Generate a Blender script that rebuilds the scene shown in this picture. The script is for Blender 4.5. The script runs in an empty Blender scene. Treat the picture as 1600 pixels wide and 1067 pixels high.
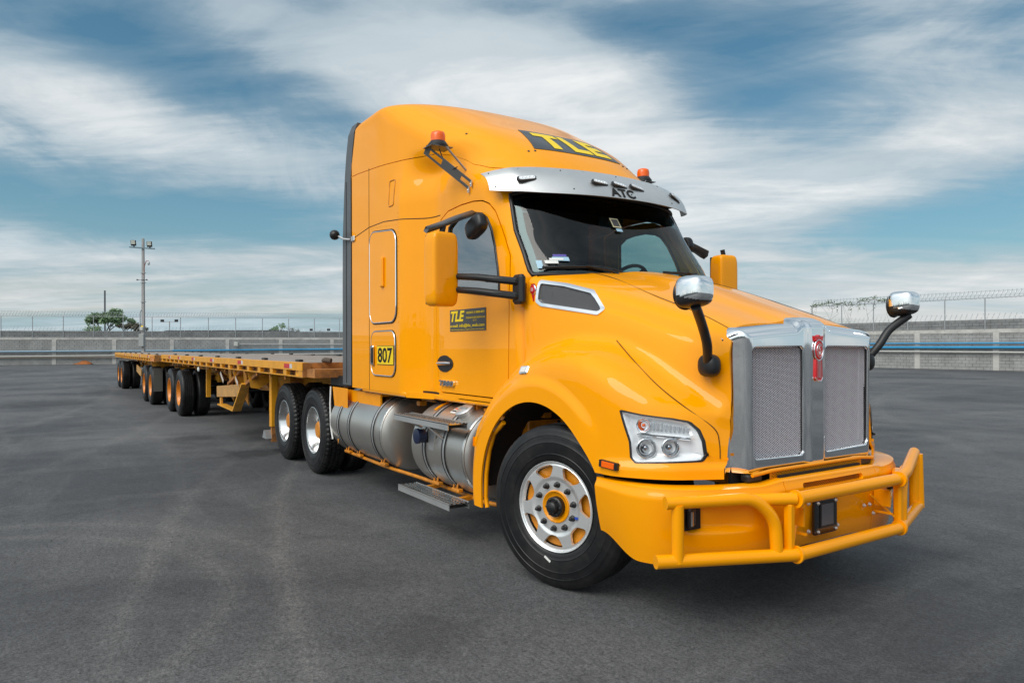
import bpy, math, random
import numpy as np
from mathutils import Vector, Matrix
R_=random.Random(7)
sc=bpy.context.scene
col=sc.collection
# ---------------------------------------------------------------- camera
YAW=.5736
cd=bpy.data.cameras.new('camera'); cam=bpy.data.objects.new('camera',cd); col.objects.link(cam)
cam.location=(3.66,-3.87,1.563)
Fv=Vector((-math.cos(YAW),math.sin(YAW),0)); Rv=Vector((math.sin(YAW),math.cos(YAW),0)); Uv=Vector((0,0,1))
rl=.0027
Yc=Uv*math.cos(rl)+Rv*math.sin(rl)
Xc=Yc.cross(-Fv)
M=Matrix((Xc,Yc,-Fv)).transposed().to_4x4(); cam.rotation_euler=M.to_euler()
cd.sensor_width=36; cd.lens=1100/1600*36; cd.shift_y=(541.2-533.5)/1600; cd.clip_start=.05; cd.clip_end=3000
sc.camera=cam
# ---------------------------------------------------------------- world
SUN_EL=math.radians(47); SUN_DIR=Vector((.30,-.95,0)).normalized()   # towards the sun, horizontal
w=bpy.data.worlds.new('World'); sc.world=w; w.use_nodes=True
nt=w.node_tree; N=nt.nodes; L=nt.links
for n in list(N): N.remove(n)
def nd(nt,t,**k):
    n=nt.nodes.new(t)
    for a,b in k.items():
        if a.startswith('i_'): n.inputs[a[2:]].default_value=b
        else: setattr(n,a,b)
    return n
def math_(nt,op,a,b=None,c=None,clamp=False):
    n=nt.nodes.new('ShaderNodeMath'); n.operation=op; n.use_clamp=clamp
    for i,v in enumerate((a,b,c)):
        if v is None: continue
        if isinstance(v,(int,float)): n.inputs[i].default_value=v
        else: nt.links.new(v,n.inputs[i])
    return n.outputs[0]
def ramp(nt,fac,stops,interp='LINEAR'):
    n=nt.nodes.new('ShaderNodeValToRGB'); cr=n.color_ramp; cr.interpolation=interp
    while len(cr.elements)<len(stops): cr.elements.new(.5)
    for e,(p,c) in zip(cr.elements,stops):
        e.position=p; e.color=(c[0],c[1],c[2],1) if not isinstance(c,(int,float)) else (c,c,c,1)
    nt.links.new(fac,n.inputs[0]); return n.outputs[0]
def mixc(nt,fac,a,b,blend='MIX'):
    n=nt.nodes.new('ShaderNodeMix'); n.data_type='RGBA'; n.blend_type=blend
    for s,v in ((n.inputs[0],fac),(n.inputs[6],a),(n.inputs[7],b)):
        if isinstance(v,(int,float)): s.default_value=v
        elif isinstance(v,(tuple,list)): s.default_value=(v[0],v[1],v[2],1)
        else: nt.links.new(v,s)
    return n.outputs[2]
sky=nd(nt,'ShaderNodeTexSky',sky_type='NISHITA',sun_disc=False,sun_elevation=SUN_EL,sun_rotation=math.atan2(SUN_DIR.x,SUN_DIR.y),air_density=1.0,dust_density=1.6,ozone_density=2.0)
tc=nd(nt,'ShaderNodeTexCoord')
sep=nd(nt,'ShaderNodeSeparateXYZ'); L.new(tc.outputs['Generated'],sep.inputs[0])
X,Y,Z=sep.outputs
# rotate to a frame: A = along cloud streets, B = across
ca,sa=float(Rv.x),float(Rv.y)
lat=math_(nt,'ADD',math_(nt,'MULTIPLY',X,ca),math_(nt,'MULTIPLY',Y,sa))
dep=math_(nt,'ADD',math_(nt,'MULTIPLY',X,float(Fv.x)),math_(nt,'MULTIPLY',Y,float(Fv.y)))
zz=math_(nt,'ADD',math_(nt,'MAXIMUM',Z,0.0),.10)
PX=math_(nt,'DIVIDE',lat,zz); PY=math_(nt,'DIVIDE',dep,zz)
comb=nd(nt,'ShaderNodeCombineXYZ'); L.new(PX,comb.inputs[0]); L.new(PY,comb.inputs[1])
def noise(vec,scale,detail=5,rough=.55,dist=0,sx=1,sy=1,rot=0,off=(0,0,0)):
    mp=nd(nt,'ShaderNodeMapping'); mp.inputs['Scale'].default_value=(sx,sy,1); mp.inputs['Rotation'].default_value=(0,0,rot); mp.inputs['Location'].default_value=off
    L.new(vec,mp.inputs[0])
    n=nd(nt,'ShaderNodeTexNoise'); n.inputs['Scale'].default_value=scale; n.inputs['Detail'].default_value=detail; n.inputs['Roughness'].default_value=rough; n.inputs['Distortion'].default_value=dist
    L.new(mp.outputs[0],n.inputs['Vector']); return n.outputs[0]
n1=noise(comb.outputs[0],.55,8,.55,.5,.75,1.25,.25,(3.1,1.7,0))
n2=noise(comb.outputs[0],1.5,8,.62,.7,.50,1.5,-.10,(7.3,2.2,0))
n3=noise(comb.outputs[0],.22,3,.5,.2,1,1,0,(1.3,9.7,0))
n4=noise(comb.outputs[0],3.4,8,.64,1.0,.55,1.25,.30,(4.4,8.8,0))
n5=noise(comb.outputs[0],1.7,9,.60,1.2,1.0,.9,.7,(9.4,3.8,0))
# azimuth / elevation for broad cloud banks
az=math_(nt,'ARCTAN2',lat,dep); el=math_(nt,'ARCSINE',Z)
def blob(a0,e0,sa_,se_,amp,tilt=0.0):
    da=math_(nt,'SUBTRACT',az,a0)
    de=math_(nt,'SUBTRACT',math_(nt,'SUBTRACT',el,e0),math_(nt,'MULTIPLY',da,tilt))
    q=math_(nt,'ADD',math_(nt,'POWER',math_(nt,'ABSOLUTE',math_(nt,'DIVIDE',da,sa_)),2),math_(nt,'POWER',math_(nt,'ABSOLUTE',math_(nt,'DIVIDE',de,se_)),2))
    return math_(nt,'MULTIPLY',math_(nt,'EXPONENT',math_(nt,'MULTIPLY',q,-1)),amp)
def pxae(px,py):
    u=(px-800)/1100; v=(541-py)/1100; return math.atan(u), math.atan(v/math.sqrt(1+u*u))
cl=math_(nt,'ADD',math_(nt,'ADD',math_(nt,'MULTIPLY',n1,.62),math_(nt,'MULTIPLY',n2,.38)),.055)
cl=math_(nt,'ADD',cl,math_(nt,'MULTIPLY',math_(nt,'SUBTRACT',n3,.5),.22))
cl=math_(nt,'ADD',cl,math_(nt,'MULTIPLY',math_(nt,'SUBTRACT',n4,.5),.13))
cl=math_(nt,'ADD',cl,math_(nt,'MULTIPLY',math_(nt,'SUBTRACT',n5,.5),.34))
BL=[# px,py,width px,height px,amp,tilt  (cloud banks +, blue gaps -)
 (700,130,260,80,.20,0),(880,150,200,90,.14,-.2),(60,110,150,45,.10,-.1),(130,190,220,35,.10,-.12),(330,235,330,30,.10,-.1),
 (340,130,240,45,-.20,-.12),(400,150,90,25,-.06,0),(60,185,120,24,-.12,0),(90,40,200,30,-.10,.1),(110,325,330,42,-.30,-.05),(400,330,200,28,-.12,0),(480,135,130,30,-.07,0),
 (1190,140,170,105,-.27,-.15),(1000,30,130,45,-.12,0),(1430,60,120,70,.10,.2),(1540,170,120,60,.08,.1),(1530,325,190,42,-.28,.1),(1330,245,160,22,.08,.15),(1160,330,250,50,.14,.1),(1060,240,180,45,.12,0),
 (820,15,110,24,-.20,0),(960,40,90,30,-.10,0),(500,10,60,14,-.10,0),(180,20,180,40,-.10,0),(200,385,350,22,.10,0),(1350,440,300,40,.06,0),(60,455,300,22,-.08,0),(1560,30,90,60,-.1,0)]
for px,py,wx,wy,am,ti in BL:
    a0,e0=pxae(px,py); cl=math_(nt,'ADD',cl,blob(a0,e0,wx/1100,wy/1100,am,ti))
mask=ramp(nt,cl,[(.32,.05),(.45,.36),(.56,.82),(.68,1)])
dens=ramp(nt,cl,[(.42,0),(.80,1)])
gam=nd(nt,'ShaderNodeHueSaturation'); gam.inputs['Saturation'].default_value=1.18; gam.inputs['Hue'].default_value=.480; gam.inputs['Value'].default_value=1
L.new(sky.outputs[0],gam.inputs['Color'])
SKY_K=.10
base=mixc(nt,1.0,gam.outputs[0],(SKY_K*.47,SKY_K*.66,SKY_K*.69),'MULTIPLY')
ccol=mixc(nt,dens,(.29,.365,.415),(.66,.675,.68))
shade=noise(comb.outputs[0],1.1,9,.62,1.0,.70,1.2,.25,(2.2,5.1,0))
ccol=mixc(nt,math_(nt,'MULTIPLY',ramp(nt,shade,[(.40,1),(.60,0)]),.62),ccol,(.30,.38,.435))
skyc=mixc(nt,mask,base,ccol)
# haze band at the horizon
hz=math_(nt,'EXPONENT',math_(nt,'MULTIPLY',math_(nt,'ABSOLUTE',Z),-9.0))
wave=noise(comb.outputs[0],.8,4,.6,.1,.12,.9,0,(0,4,0))
hzc=mixc(nt,ramp(nt,wave,[(.42,0),(.6,1)]),(.33,.44,.49),(.62,.60,.57))
skyc=mixc(nt,math_(nt,'MULTIPLY',hz,.75),skyc,hzc)
# brighter cloud glow round the hidden sun
sd=nd(nt,'ShaderNodeVectorMath',operation='DOT_PRODUCT'); L.new(tc.outputs['Generated'],sd.inputs[0])
sv=Vector((SUN_DIR.x*math.cos(SUN_EL),SUN_DIR.y*math.cos(SUN_EL),math.sin(SUN_EL))); sd.inputs[1].default_value=sv
glow=math_(nt,'POWER',math_(nt,'MAXIMUM',sd.outputs['Value'],0.0),2.5)
skyc=mixc(nt,math_(nt,'MULTIPLY',glow,.35),skyc,(1.9,1.85,1.75),'ADD')
bg=nd(nt,'ShaderNodeBackground'); L.new(skyc,bg.inputs[0]); bg.inputs[1].default_value=1.0
wo=nd(nt,'ShaderNodeOutputWorld'); L.new(bg.outputs[0],wo.inputs[0])
# ---------------------------------------------------------------- sun
sl=bpy.data.lights.new('sun','SUN'); sl.energy=1.5; sl.angle=math.radians(42); sl.color=(1,.95,.88)
so=bpy.data.objects.new('sun',sl); col.objects.link(so); so.rotation_euler=sv.to_track_quat('Z','Y').to_euler()
vs=sc.view_settings; vs.view_transform='Standard'; vs.look='None'; vs.exposure=.42; vs.gamma=1; vs.use_curve_mapping=False
sc.render.engine='CYCLES'
# ---------------------------------------------------------------- materials
MT={}
def mat(name,color,rough=.5,metal=0,coat=0,coat_rough=.03,coat_ior=1.5,spec=.5,var=0,vscale=8,bump=0,bscale=60,dirt=None,emit=None,alpha=None):
    if name in MT: return MT[name]
    m=bpy.data.materials.new(name); m.use_nodes=True; t=m.node_tree; b=t.nodes['Principled BSDF']
    b.inputs['Base Color'].default_value=(*color,1); b.inputs['Roughness'].default_value=rough; b.inputs['Metallic'].default_value=metal
    b.inputs['Coat Weight'].default_value=coat; b.inputs['Coat Roughness'].default_value=coat_rough; b.inputs['Coat IOR'].default_value=coat_ior
    b.inputs['Specular IOR Level'].default_value=spec
    tcn=nd(t,'ShaderNodeTexCoord')
    def ns(scale,detail=5,rough_=.6):
        n=nd(t,'ShaderNodeTexNoise'); n.inputs['Scale'].default_value=scale; n.inputs['Detail'].default_value=detail; n.inputs['Roughness'].default_value=rough_
        t.links.new(tcn.outputs['Object'],n.inputs['Vector']); return n.outputs[0]
    c=None
    if var:
        c=mixc(t,ramp(t,ns(vscale),[(.3,0),(.7,1)]),tuple(x*(1-var) for x in color),tuple(min(1,x*(1+var)) for x in color))
        rr=math_(t,'MULTIPLY_ADD',ns(vscale*2.3),.25*var*2,max(0,rough-.12*var*2)); t.links.new(rr,b.inputs['Roughness'])
    if dirt:
        dc,amt,dsc=dirt
        c=mixc(t,math_(t,'MULTIPLY',ramp(t,ns(dsc,8,.7),[(.45,0),(.7,1)]),amt),c if c is not None else color,dc)
    if c is not None: t.links.new(c,b.inputs['Base Color'])
    if bump:
        bn=nd(t,'ShaderNodeBump'); bn.inputs['Strength'].default_value=1; bn.inputs['Distance'].default_value=bump
        t.links.new(ns(bscale),bn.inputs['Height']); t.links.new(bn.outputs[0],b.inputs['Normal'])
    if emit: b.inputs['Emission Color'].default_value=(*emit[0],1); b.inputs['Emission Strength'].default_value=emit[1]
    MT[name]=m; return m
PAINT=mat('yellow_paint',(.97,.36,.0002),.40,0,.62,.012,1.5,.03,var=.02,vscale=3)
PAINT2=mat('yellow_satin_paint',(.88,.32,.001),.42,0,.4,.12,1.5,.15,var=.06,vscale=9,bump=.0006,bscale=180)
ORANGE=mat('orange_chassis_paint',(.68,.24,.004),.5,0,.2,.25,var=.18,vscale=5,dirt=((.10,.055,.03),.55,6))
TRAIL=mat('trailer_paint',(.74,.34,.02),.5,0,.15,.3,var=.15,vscale=4,dirt=((.24,.13,.06),.5,5))
TRAILB=mat('bright_trailer_paint',(.80,.35,.008),.45,0,.3,.2,var=.1,vscale=5,dirt=((.25,.13,.05),.3,9))
RUST=mat('rusty_steel',(.42,.17,.04),.75,0,var=.35,vscale=6,dirt=((.10,.05,.03),.6,11))
CHROME=mat('chrome',(.92,.93,.94),.05,1,var=.02,vscale=2)
STEEL=mat('brushed_steel',(.66,.66,.65),.42,.82,var=.08,vscale=3)
ALU=mat('polished_aluminium',(.78,.78,.77),.20,1,var=.06,vscale=4)
TANK=mat('aluminium_tank',(.66,.625,.575),.34,.92,var=.06,vscale=2.5,bump=.0005,bscale=3,dirt=((.52,.44,.34),.25,5))
RUB=mat('tyre_rubber',(.008,.008,.009),.42,0,spec=.38,var=.3,vscale=9,bump=.0008,bscale=70,dirt=((.050,.046,.042),.45,4))
BLACK=mat('black_plastic',(.012,.012,.013),.42,var=.1,vscale=30)
GLOSSB=mat('gloss_black',(.008,.008,.009),.12,coat=.6)
DARK=mat('dark_interior',(.012,.014,.016),.8)
GREYP=mat('grey_extender_plastic',(.095,.10,.105),.45,var=.08,vscale=4)
SEAM=mat('seam_black',(.006,.005,.004),.8)
WHITE=mat('white_print',(.75,.75,.72),.5)
YEL=mat('sign_yellow',(.92,.64,.0),.45)
SGREY=mat('sign_grey',(.07,.07,.07),.5)
RED=mat('red_reflector',(.62,.015,.02),.3,coat=.5)
AMBER=mat('amber_plastic',(.95,.135,.0),.25,coat=.25)
BLUEC=mat('blue_cap',(.012,.02,.055),.35)
CONC=mat('pale_concrete',(.50,.485,.455),.9,var=.12,vscale=1.5,bump=.004,bscale=12,dirt=((.20,.19,.17),.5,1.3))
GALV=mat('galvanised_steel',(.42,.43,.44),.45,.6,var=.1,vscale=5)
WIRE=mat('razor_wire_steel',(.50,.52,.53),.4,.7)
PIPEB=mat('blue_pipe',(.03,.27,.50),.45,var=.1,vscale=1)
PIPEG=mat('grey_pipe',(.40,.40,.39),.5,var=.1,vscale=1)
WOOD=None
# ---------------------------------------------------------------- mesh helpers
def link(name,me,parent=None):
    o=bpy.data.objects.new(name,me); col.objects.link(o)
    if parent is not None: o.parent=parent
    return o
def tag(o,label=None,cat=None,group=None,kind=None):
    if label: o['label']=label
    if cat: o['category']=cat
    if group: o['group']=group
    if kind: o['kind']=kind
    return o
def root(name,loc,rz,label,cat,group=None):
    o=bpy.data.objects.new(name,None); col.objects.link(o); o.location=loc; o.rotation_euler=(0,0,rz); o.empty_display_size=.2
    return tag(o,label,cat,group)
def basis(d):
    d=Vector(d).normalized(); a=Vector((0,0,1)) if abs(d.z)<.9 else Vector((1,0,0))
    u=d.cross(a).normalized(); return u,u.cross(d).normalized()*-1
class MB:
    def __init__(s): s.v=[];s.f=[];s.sm=[]
    def add(s,V,Fs,smooth=False):
        o=len(s.v); s.v+=[tuple(map(float,p)) for p in V]; s.f+=[tuple(i+o for i in f) for f in Fs]; s.sm+=[smooth]*len(Fs); return s
    def box(s,c,d,rot=None,bev=0):
        x,y,z=[k/2 for k in d]
        if bev<=0:
            V=[Vector((a*x,b*y,e*z)) for a in(-1,1) for b in(-1,1) for e in(-1,1)]
            Fs=[(0,1,3,2),(4,6,7,5),(0,4,5,1),(2,3,7,6),(0,2,6,4),(1,5,7,3)]
        else:
            b_=min(bev,x*.9,y*.9,z*.9); V=[];Fs=[]
            idx={}
            for sx in(-1,1):
                for sy in(-1,1):
                    for sz in(-1,1):
                        for ax in range(3):
                            p=[sx*(x-b_),sy*(y-b_),sz*(z-b_)]; p[ax]=(sx*x,sy*y,sz*z)[ax]
                            idx[(sx,sy,sz,ax)]=len(V); V.append(Vector(p))
            def q(keys): Fs.append(tuple(idx[k] for k in keys))
            for ax in range(3):
                for sg in(-1,1):
                    o1,o2=[a for a in range(3) if a!=ax]; ring=[]
                    for e,f in((-1,-1),(1,-1),(1,1),(-1,1)):
                        k=[0,0,0];k[ax]=sg;k[o1]=e;k[o2]=f; ring.append((*k,ax))
                    q(ring)
            for ax in range(3):
                o1,o2=[a for a in range(3) if a!=ax]
                for e in(-1,1):
                    for f in(-1,1):
                        k1=[0,0,0];k1[ax]=-1;k1[o1]=e;k1[o2]=f;k2=list(k1);k2[ax]=1
                        q([(*k1,o1),(*k1,o2),(*k2,o2),(*k2,o1)])
            for sx in(-1,1):
                for sy in(-1,1):
                    for sz in(-1,1): q([(sx,sy,sz,a) for a in range(3)])
        m=Matrix.Identity(3) if rot is None else rot
        V=[m@p+Vector(c) for p in V]
        # fix winding outward
        cc=Vector(c); F2=[]
        for f in Fs:
            n=(V[f[1]]-V[f[0]]).cross(V[f[2]]-V[f[0]]); ce=sum((V[i] for i in f),Vector())/len(f)
            F2.append(f if n.dot(ce-cc)>=0 else tuple(reversed(f)))
        return s.add(V,F2)
    def bar(s,p0,p1,w,h,up=(0,0,1),bev=0):
        p0=Vector(p0);p1=Vector(p1);d=(p1-p0); L_=d.length; d.normalize(); u=Vector(up); sde=d.cross(u)
        if sde.length<1e-4: sde=d.cross(Vector((1,0,0)))
        sde.normalize(); u=sde.cross(d).normalized()
        return s.box((p0+p1)/2,(L_,w,h),Matrix((d,sde,u)).transposed(),bev)
    def tube(s,pts,r,n=12,cap=True,closed=False,smooth=True):
        pts=[Vector(p) for p in pts]; k=len(pts); rr=r if isinstance(r,(list,tuple)) else [r]*k
        V=[];Fs=[]; pu=None
        for i,p in enumerate(pts):
            if closed: d=pts[(i+1)%k]-pts[i-1]
            else: d=pts[min(i+1,k-1)]-pts[max(i-1,0)]
            d.normalize()
            if pu is None: pu=basis(d)[0]
            pu=(pu-d*pu.dot(d)).normalized(); w_=d.cross(pu)
            for j in range(n):
                a=2*math.pi*j/n; V.append(p+(pu*math.cos(a)+w_*math.sin(a))*rr[i])
        m=k if closed else k-1
        for i in range(m):
            for j in range(n):
                a=i*n+j;b=i*n+(j+1)%n;c=((i+1)%k)*n+(j+1)%n;d_=((i+1)%k)*n+j; Fs.append((a,b,c,d_))
        s.add(V,Fs,smooth)
        if cap and not closed:
            s.add([V[j] for j in range(n)],[tuple(reversed(range(n)))]); s.add([V[(k-1)*n+j] for j in range(n)],[tuple(range(n))])
        return s
    def lathe(s,prof,c=(0,0,0),axis=(0,1,0),n=32,smooth=True,a0=0,a1=2*math.pi,sharp=()):
        """prof: (r, h) pairs, h along axis; split at sharp indices"""
        ax=Vector(axis).normalized(); u,w_=basis(ax); c=Vector(c); full=abs(a1-a0-2*math.pi)<1e-6
        m=n if full else n+1
        segs=[];cur=[prof[0]]
        for i,p in enumerate(prof[1:],1):
            cur.append(p)
            if i in sharp: segs.append(cur);cur=[p]
        segs.append(cur)
        for pr in segs:
            if len(pr)<2: continue
            V=[];Fs=[]
            for r,h in pr:
                for j in range(m):
                    a=a0+(a1-a0)*j/n; V.append(c+ax*h+(u*math.cos(a)+w_*math.sin(a))*r)
            for i in range(len(pr)-1):
                for j in range(n):
                    a=i*m+j;b=i*m+(j+1)%m; Fs.append((a,a+m,b+m,b))
            s.add(V,Fs,smooth)
        return s
    def prism(s,poly,o,u,v,depth,bev=0):
        """poly 2-D outline, in the plane o+u*x+v*y, pushed along n=u x v by depth"""
        o=Vector(o);u=Vector(u).normalized();v=Vector(v).normalized();n=u.cross(v); k=len(poly)
        A=[o+u*x+v*y for x,y in poly]
        ar=sum(poly[i][0]*poly[(i+1)%k][1]-poly[(i+1)%k][0]*poly[i][1] for i in range(k))
        if ar<0: A.reverse(); 
        if bev>0:
            cx_=sum(A,Vector())/k; 
            top=[p+(cx_-p).normalized()*bev+n*depth for p in A]; mid=[p+n*(depth-bev) for p in A]
            V=A+mid+top; s.add(V,[tuple(reversed(range(k))),tuple(range(2*k,3*k))]+[(i,(i+1)%k,k+(i+1)%k,k+i) for i in range(k)]+[(k+i,k+(i+1)%k,2*k+(i+1)%k,2*k+i) for i in range(k)])
        else:
            V=A+[p+n*depth for p in A]
            s.add(V,[tuple(reversed(range(k))),tuple(range(k,2*k))]+[(i,(i+1)%k,k+(i+1)%k,k+i) for i in range(k)])
        return s
    def build(s,name,m,parent=None,smooth=None):
        me=bpy.data.meshes.new(name); me.from_pydata(s.v,[],s.f)
        me.polygons.foreach_set('use_smooth',[bool(x) for x in s.sm] if smooth is None else [smooth]*len(s.f))
        me.materials.append(m); me.update(); return link(name,me,parent)
def rrect(w,h,r,n=4,cx=0,cy=0):
    o=[]
    for (sx,sy,a0) in((1,1,0),(-1,1,90),(-1,-1,180),(1,-1,270)):
        for i in range(n+1):
            a=math.radians(a0+90*i/n); o.append((cx+sx*(w/2-r)+r*math.cos(a),cy+sy*(h/2-r)+r*math.sin(a)))
    return o
def rbend(pts,r,n=5):
    """round the corners of a polyline"""
    P=[Vector(p) for p in pts]; o=[P[0]]
    for i in range(1,len(P)-1):
        a,b=(P[i-1]-P[i]),(P[i+1]-P[i]); k=min(r,a.length*.45,b.length*.45); A=P[i]+a.normalized()*k;B=P[i]+b.normalized()*k
        for j in range(n+1):
            t=j/n; o.append(A*(1-t)**2+P[i]*2*t*(1-t)+B*t*t)
    return o+[P[-1]]
# ---- surface grids with clipping
def sdpoly(px,py,poly):
    """signed distance, >0 inside"""
    d=np.full(px.shape,1e9); ins=np.zeros(px.shape,bool); n=len(poly)
    for i in range(n):
        ax,ay=poly[i];bx,by=poly[(i+1)%n]; ex,ey=bx-ax,by-ay
        t=np.clip(((px-ax)*ex+(py-ay)*ey)/(ex*ex+ey*ey+1e-12),0,1)
        d=np.minimum(d,np.hypot(px-ax-ex*t,py-ay-ey*t))
        c=((ay>py)!=(by>py))&(px<(bx-ax)*(py-ay)/((by-ay) if by!=ay else 1e-12)+ax); ins^=c
    return np.where(ins,d,-d)
def gnormals(G):
    du=np.gradient(G,axis=0);dv=np.gradient(G,axis=1); n=np.cross(du,dv); l=np.linalg.norm(n,axis=-1,keepdims=True)
    bad=l[...,0]<1e-10; n=n/np.maximum(l,1e-10)
    if bad.any(): n[bad]=(0,0,1)
    return n
def asym(P):
    P=np.array(P,float); k=.055*S(P[...,0],-2.0,-1.1)*S(P[...,2],1.9,2.2); P[...,1]=np.where(P[...,1]>0,P[...,1]*(1-k),P[...,1]); return P
class Patch:
    def __init__(s,G,N=None,flip=False):
        """G (a,b,3) grid"""
        a,b,_=G.shape; s.P=G.reshape(-1,3); s.N=(gnormals(G) if N is None else N).reshape(-1,3)*(-1 if flip else 1)
        i=np.arange(a*b).reshape(a,b); q=np.stack([i[:-1,:-1],i[1:,:-1],i[1:,1:],i[:-1,1:]],-1).reshape(-1,4)
        if flip: q=q[:,::-1]
        s.F=[tuple(int(k) for k in r) for r in q]
    def copy(s):
        o=Patch.__new__(Patch); o.P=s.P.copy();o.N=s.N.copy();o.F=list(s.F); return o
    def clip(s,f):
        """keep f>0 (array per vertex)"""
        P=list(s.P);Nn=list(s.N);cache={};F2=[]
        f=np.where(np.abs(f)<1e-6,1e-6,f); pos=f>0
        for fc in s.F:
            k=sum(bool(pos[i]) for i in fc)
            if k==len(fc): F2.append(fc);continue
            if k==0: continue
            o=[]
            for i in range(len(fc)):
                a,b=fc[i],fc[(i+1)%len(fc)]
                if pos[a]: o.append(a)
                if pos[a]!=pos[b]:
                    key=(min(a,b),max(a,b))
                    if key not in cache:
                        t=f[key[0]]/(f[key[0]]-f[key[1]]); cache[key]=len(P)
                        P.append(s.P[key[0]]*(1-t)+s.P[key[1]]*t); m=s.N[key[0]]*(1-t)+s.N[key[1]]*t; Nn.append(m/np.linalg.norm(m))
                    o.append(cache[key])
            if len(o)>2: F2.append(tuple(o))
        r=s.copy(); r.P=np.array(P);r.N=np.array(Nn);r.F=F2
        return r._compact()
    def _compact(s):
        used=sorted({i for f in s.F for i in f}); mp={o:n for n,o in enumerate(used)}
        s.P=s.P[used];s.N=s.N[used];s.F=[tuple(mp[i] for i in f) for f in s.F]; return s
    def offset(s,d): r=s.copy(); r.P=r.P+r.N*d; return r
    def mirror(s):
        r=s.copy(); r.P=asym(r.P*np.array([1,-1,1])); r.N=r.N*np.array([1,-1,1]); r.F=[tuple(reversed(f)) for f in r.F]; return r
    def boundary(s):
        e={}
        for f in s.F:
            for i in range(len(f)):
                a,b=f[i],f[(i+1)%len(f)]; k=(min(a,b),max(a,b)); e[k]=None if k in e else (a,b)
        return [v for v in e.values() if v]
    def build(s,name,m,parent=None,thick=0.0,extra=None):
        ps=[s]+([extra] if extra is not None else [])
        P=[];Nn=[];F=[]
        for p in ps:
            o=len(P); P+=list(p.P);Nn+=list(p.N);F+=[tuple(i+o for i in f) for f in p.F]
            if thick:
                for a,b in p.boundary():
                    A,B=p.P[a],p.P[b]; na,nb=p.N[a],p.N[b]; C_,D_=B-nb*thick,A-na*thick
                    q=np.cross(C_-B,A-B); l=np.linalg.norm(q)
                    if l<1e-12: continue
                    q=q/l; k=len(P); P+=[B,A,D_,C_]; Nn+=[-q]*4; F.append((k,k+1,k+2,k+3)) 
        me=bpy.data.meshes.new(name); me.from_pydata([tuple(map(float,x)) for x in P],[],F)
        me.polygons.foreach_set('use_smooth',[True]*len(F)); me.update()
        me.normals_split_custom_set_from_vertices([tuple(map(float,x)) for x in Nn])
        me.materials.append(m); return link(name,me,parent)
def text_mesh(body,size=1,extrude=0,bold=0,spacing=1.0):
    c=bpy.data.curves.new('t','FONT'); c.body=body; c.size=size; c.extrude=extrude; c.offset=bold; c.space_character=spacing; c.resolution_u=3
    o=bpy.data.objects.new('t',c); col.objects.link(o); dg=bpy.context.evaluated_depsgraph_get(); dg.update()
    me=bpy.data.meshes.new_from_object(o.evaluated_get(dg)); V=np.array([v.co[:] for v in me.vertices]).reshape(-1,3); F=[tuple(p.vertices) for p in me.polygons]
    bpy.data.objects.remove(o); bpy.data.curves.remove(c); bpy.data.meshes.remove(me); return V,F
def fit_text(body,fn,name,m,parent,extrude=.02,bold=.0,x0=0,x1=1,y0=0,y1=1,spacing=1.0,shear=0,sub=0):
    """lay flat lettering into a unit square and push each vertex through fn(u,v,h)"""
    V,F=text_mesh(body,1,extrude,bold,spacing)
    if sub:
        import bmesh
        bm=bmesh.new(); vs_=[bm.verts.new(p) for p in V]
        for f in F:
            try: bm.faces.new([vs_[i] for i in f])
            except ValueError: pass
        for k in range(1,sub):
            for ax in (0,1):
                lo,hi=V[:,ax].min(),V[:,ax].max(); co=[0,0,0];co[ax]=lo+(hi-lo)*k/sub; no=[0,0,0];no[ax]=1
                bmesh.ops.bisect_plane(bm,geom=bm.verts[:]+bm.edges[:]+bm.faces[:],plane_co=co,plane_no=no)
        bm.verts.index_update(); V=np.array([v.co[:] for v in bm.verts]); F=[tuple(v.index for v in f.verts) for f in bm.faces]; bm.free()
    mn,mx=V.min(0),V.max(0); U=(V[:,0]-mn[0])/(mx[0]-mn[0]); W_=(V[:,1]-mn[1])/(mx[1]-mn[1]); H=V[:,2]-mn[2]
    U=x0+(x1-x0)*U+shear*(W_-.5); W_=y0+(y1-y0)*W_
    mb=MB(); mb.add([fn(u,v,h) for u,v,h in zip(U,W_,H)],F); return mb.build(name,m,parent)
# ---- body surfaces
def S(x,a,b):
    t=np.clip((np.asarray(x,float)-a)/(b-a),0,1); return t*t*(3-2*t)
def hermite(xk,yk,x):
    # monotone-ish cubic (Fritsch-Carlson limited) interpolation
    xk=np.asarray(xk,float);yk=np.asarray(yk,float);x=np.clip(np.asarray(x,float),xk[0],xk[-1])
    h=np.diff(xk);d=np.diff(yk)/h
    m=np.empty(len(xk));m[0]=d[0];m[-1]=d[-1]
    for i in range(1,len(xk)-1):
        m[i]=0 if d[i-1]*d[i]<=0 else 3*(h[i-1]+h[i])/((2*h[i]+h[i-1])/d[i-1]+(h[i]+2*h[i-1])/d[i])
    i=np.clip(np.searchsorted(xk,x)-1,0,len(xk)-2);t=(x-xk[i])/h[i]
    return ((1+2*t)*(1-t)**2*yk[i]+t*(1-t)**2*h[i]*m[i]+t*t*(3-2*t)*yk[i+1]+t*t*(t-1)*h[i]*m[i+1])
CV=[1.05,1.9,2.1,2.45,2.8,3.0,3.2,3.45,3.65,3.8,3.95,4.1,4.3,4.6,5.0]
CZ=[1.05,1.9,2.1,2.45,2.8,3.0,3.2,3.45,3.65,3.81,3.92,3.975,4.0,4.02,4.03]
CW=[1.15,1.15,1.15,1.15,1.15,1.15,1.15,1.15,1.15,1.15,1.146,1.10,.90,.50,0.0]
CXF=[-.5,-.46,-.33,-.54,-.78,-.95,-1.14,-1.5,-1.88,-2.18,-2.42,-2.65,-2.85,-3.05,-3.2]
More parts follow.
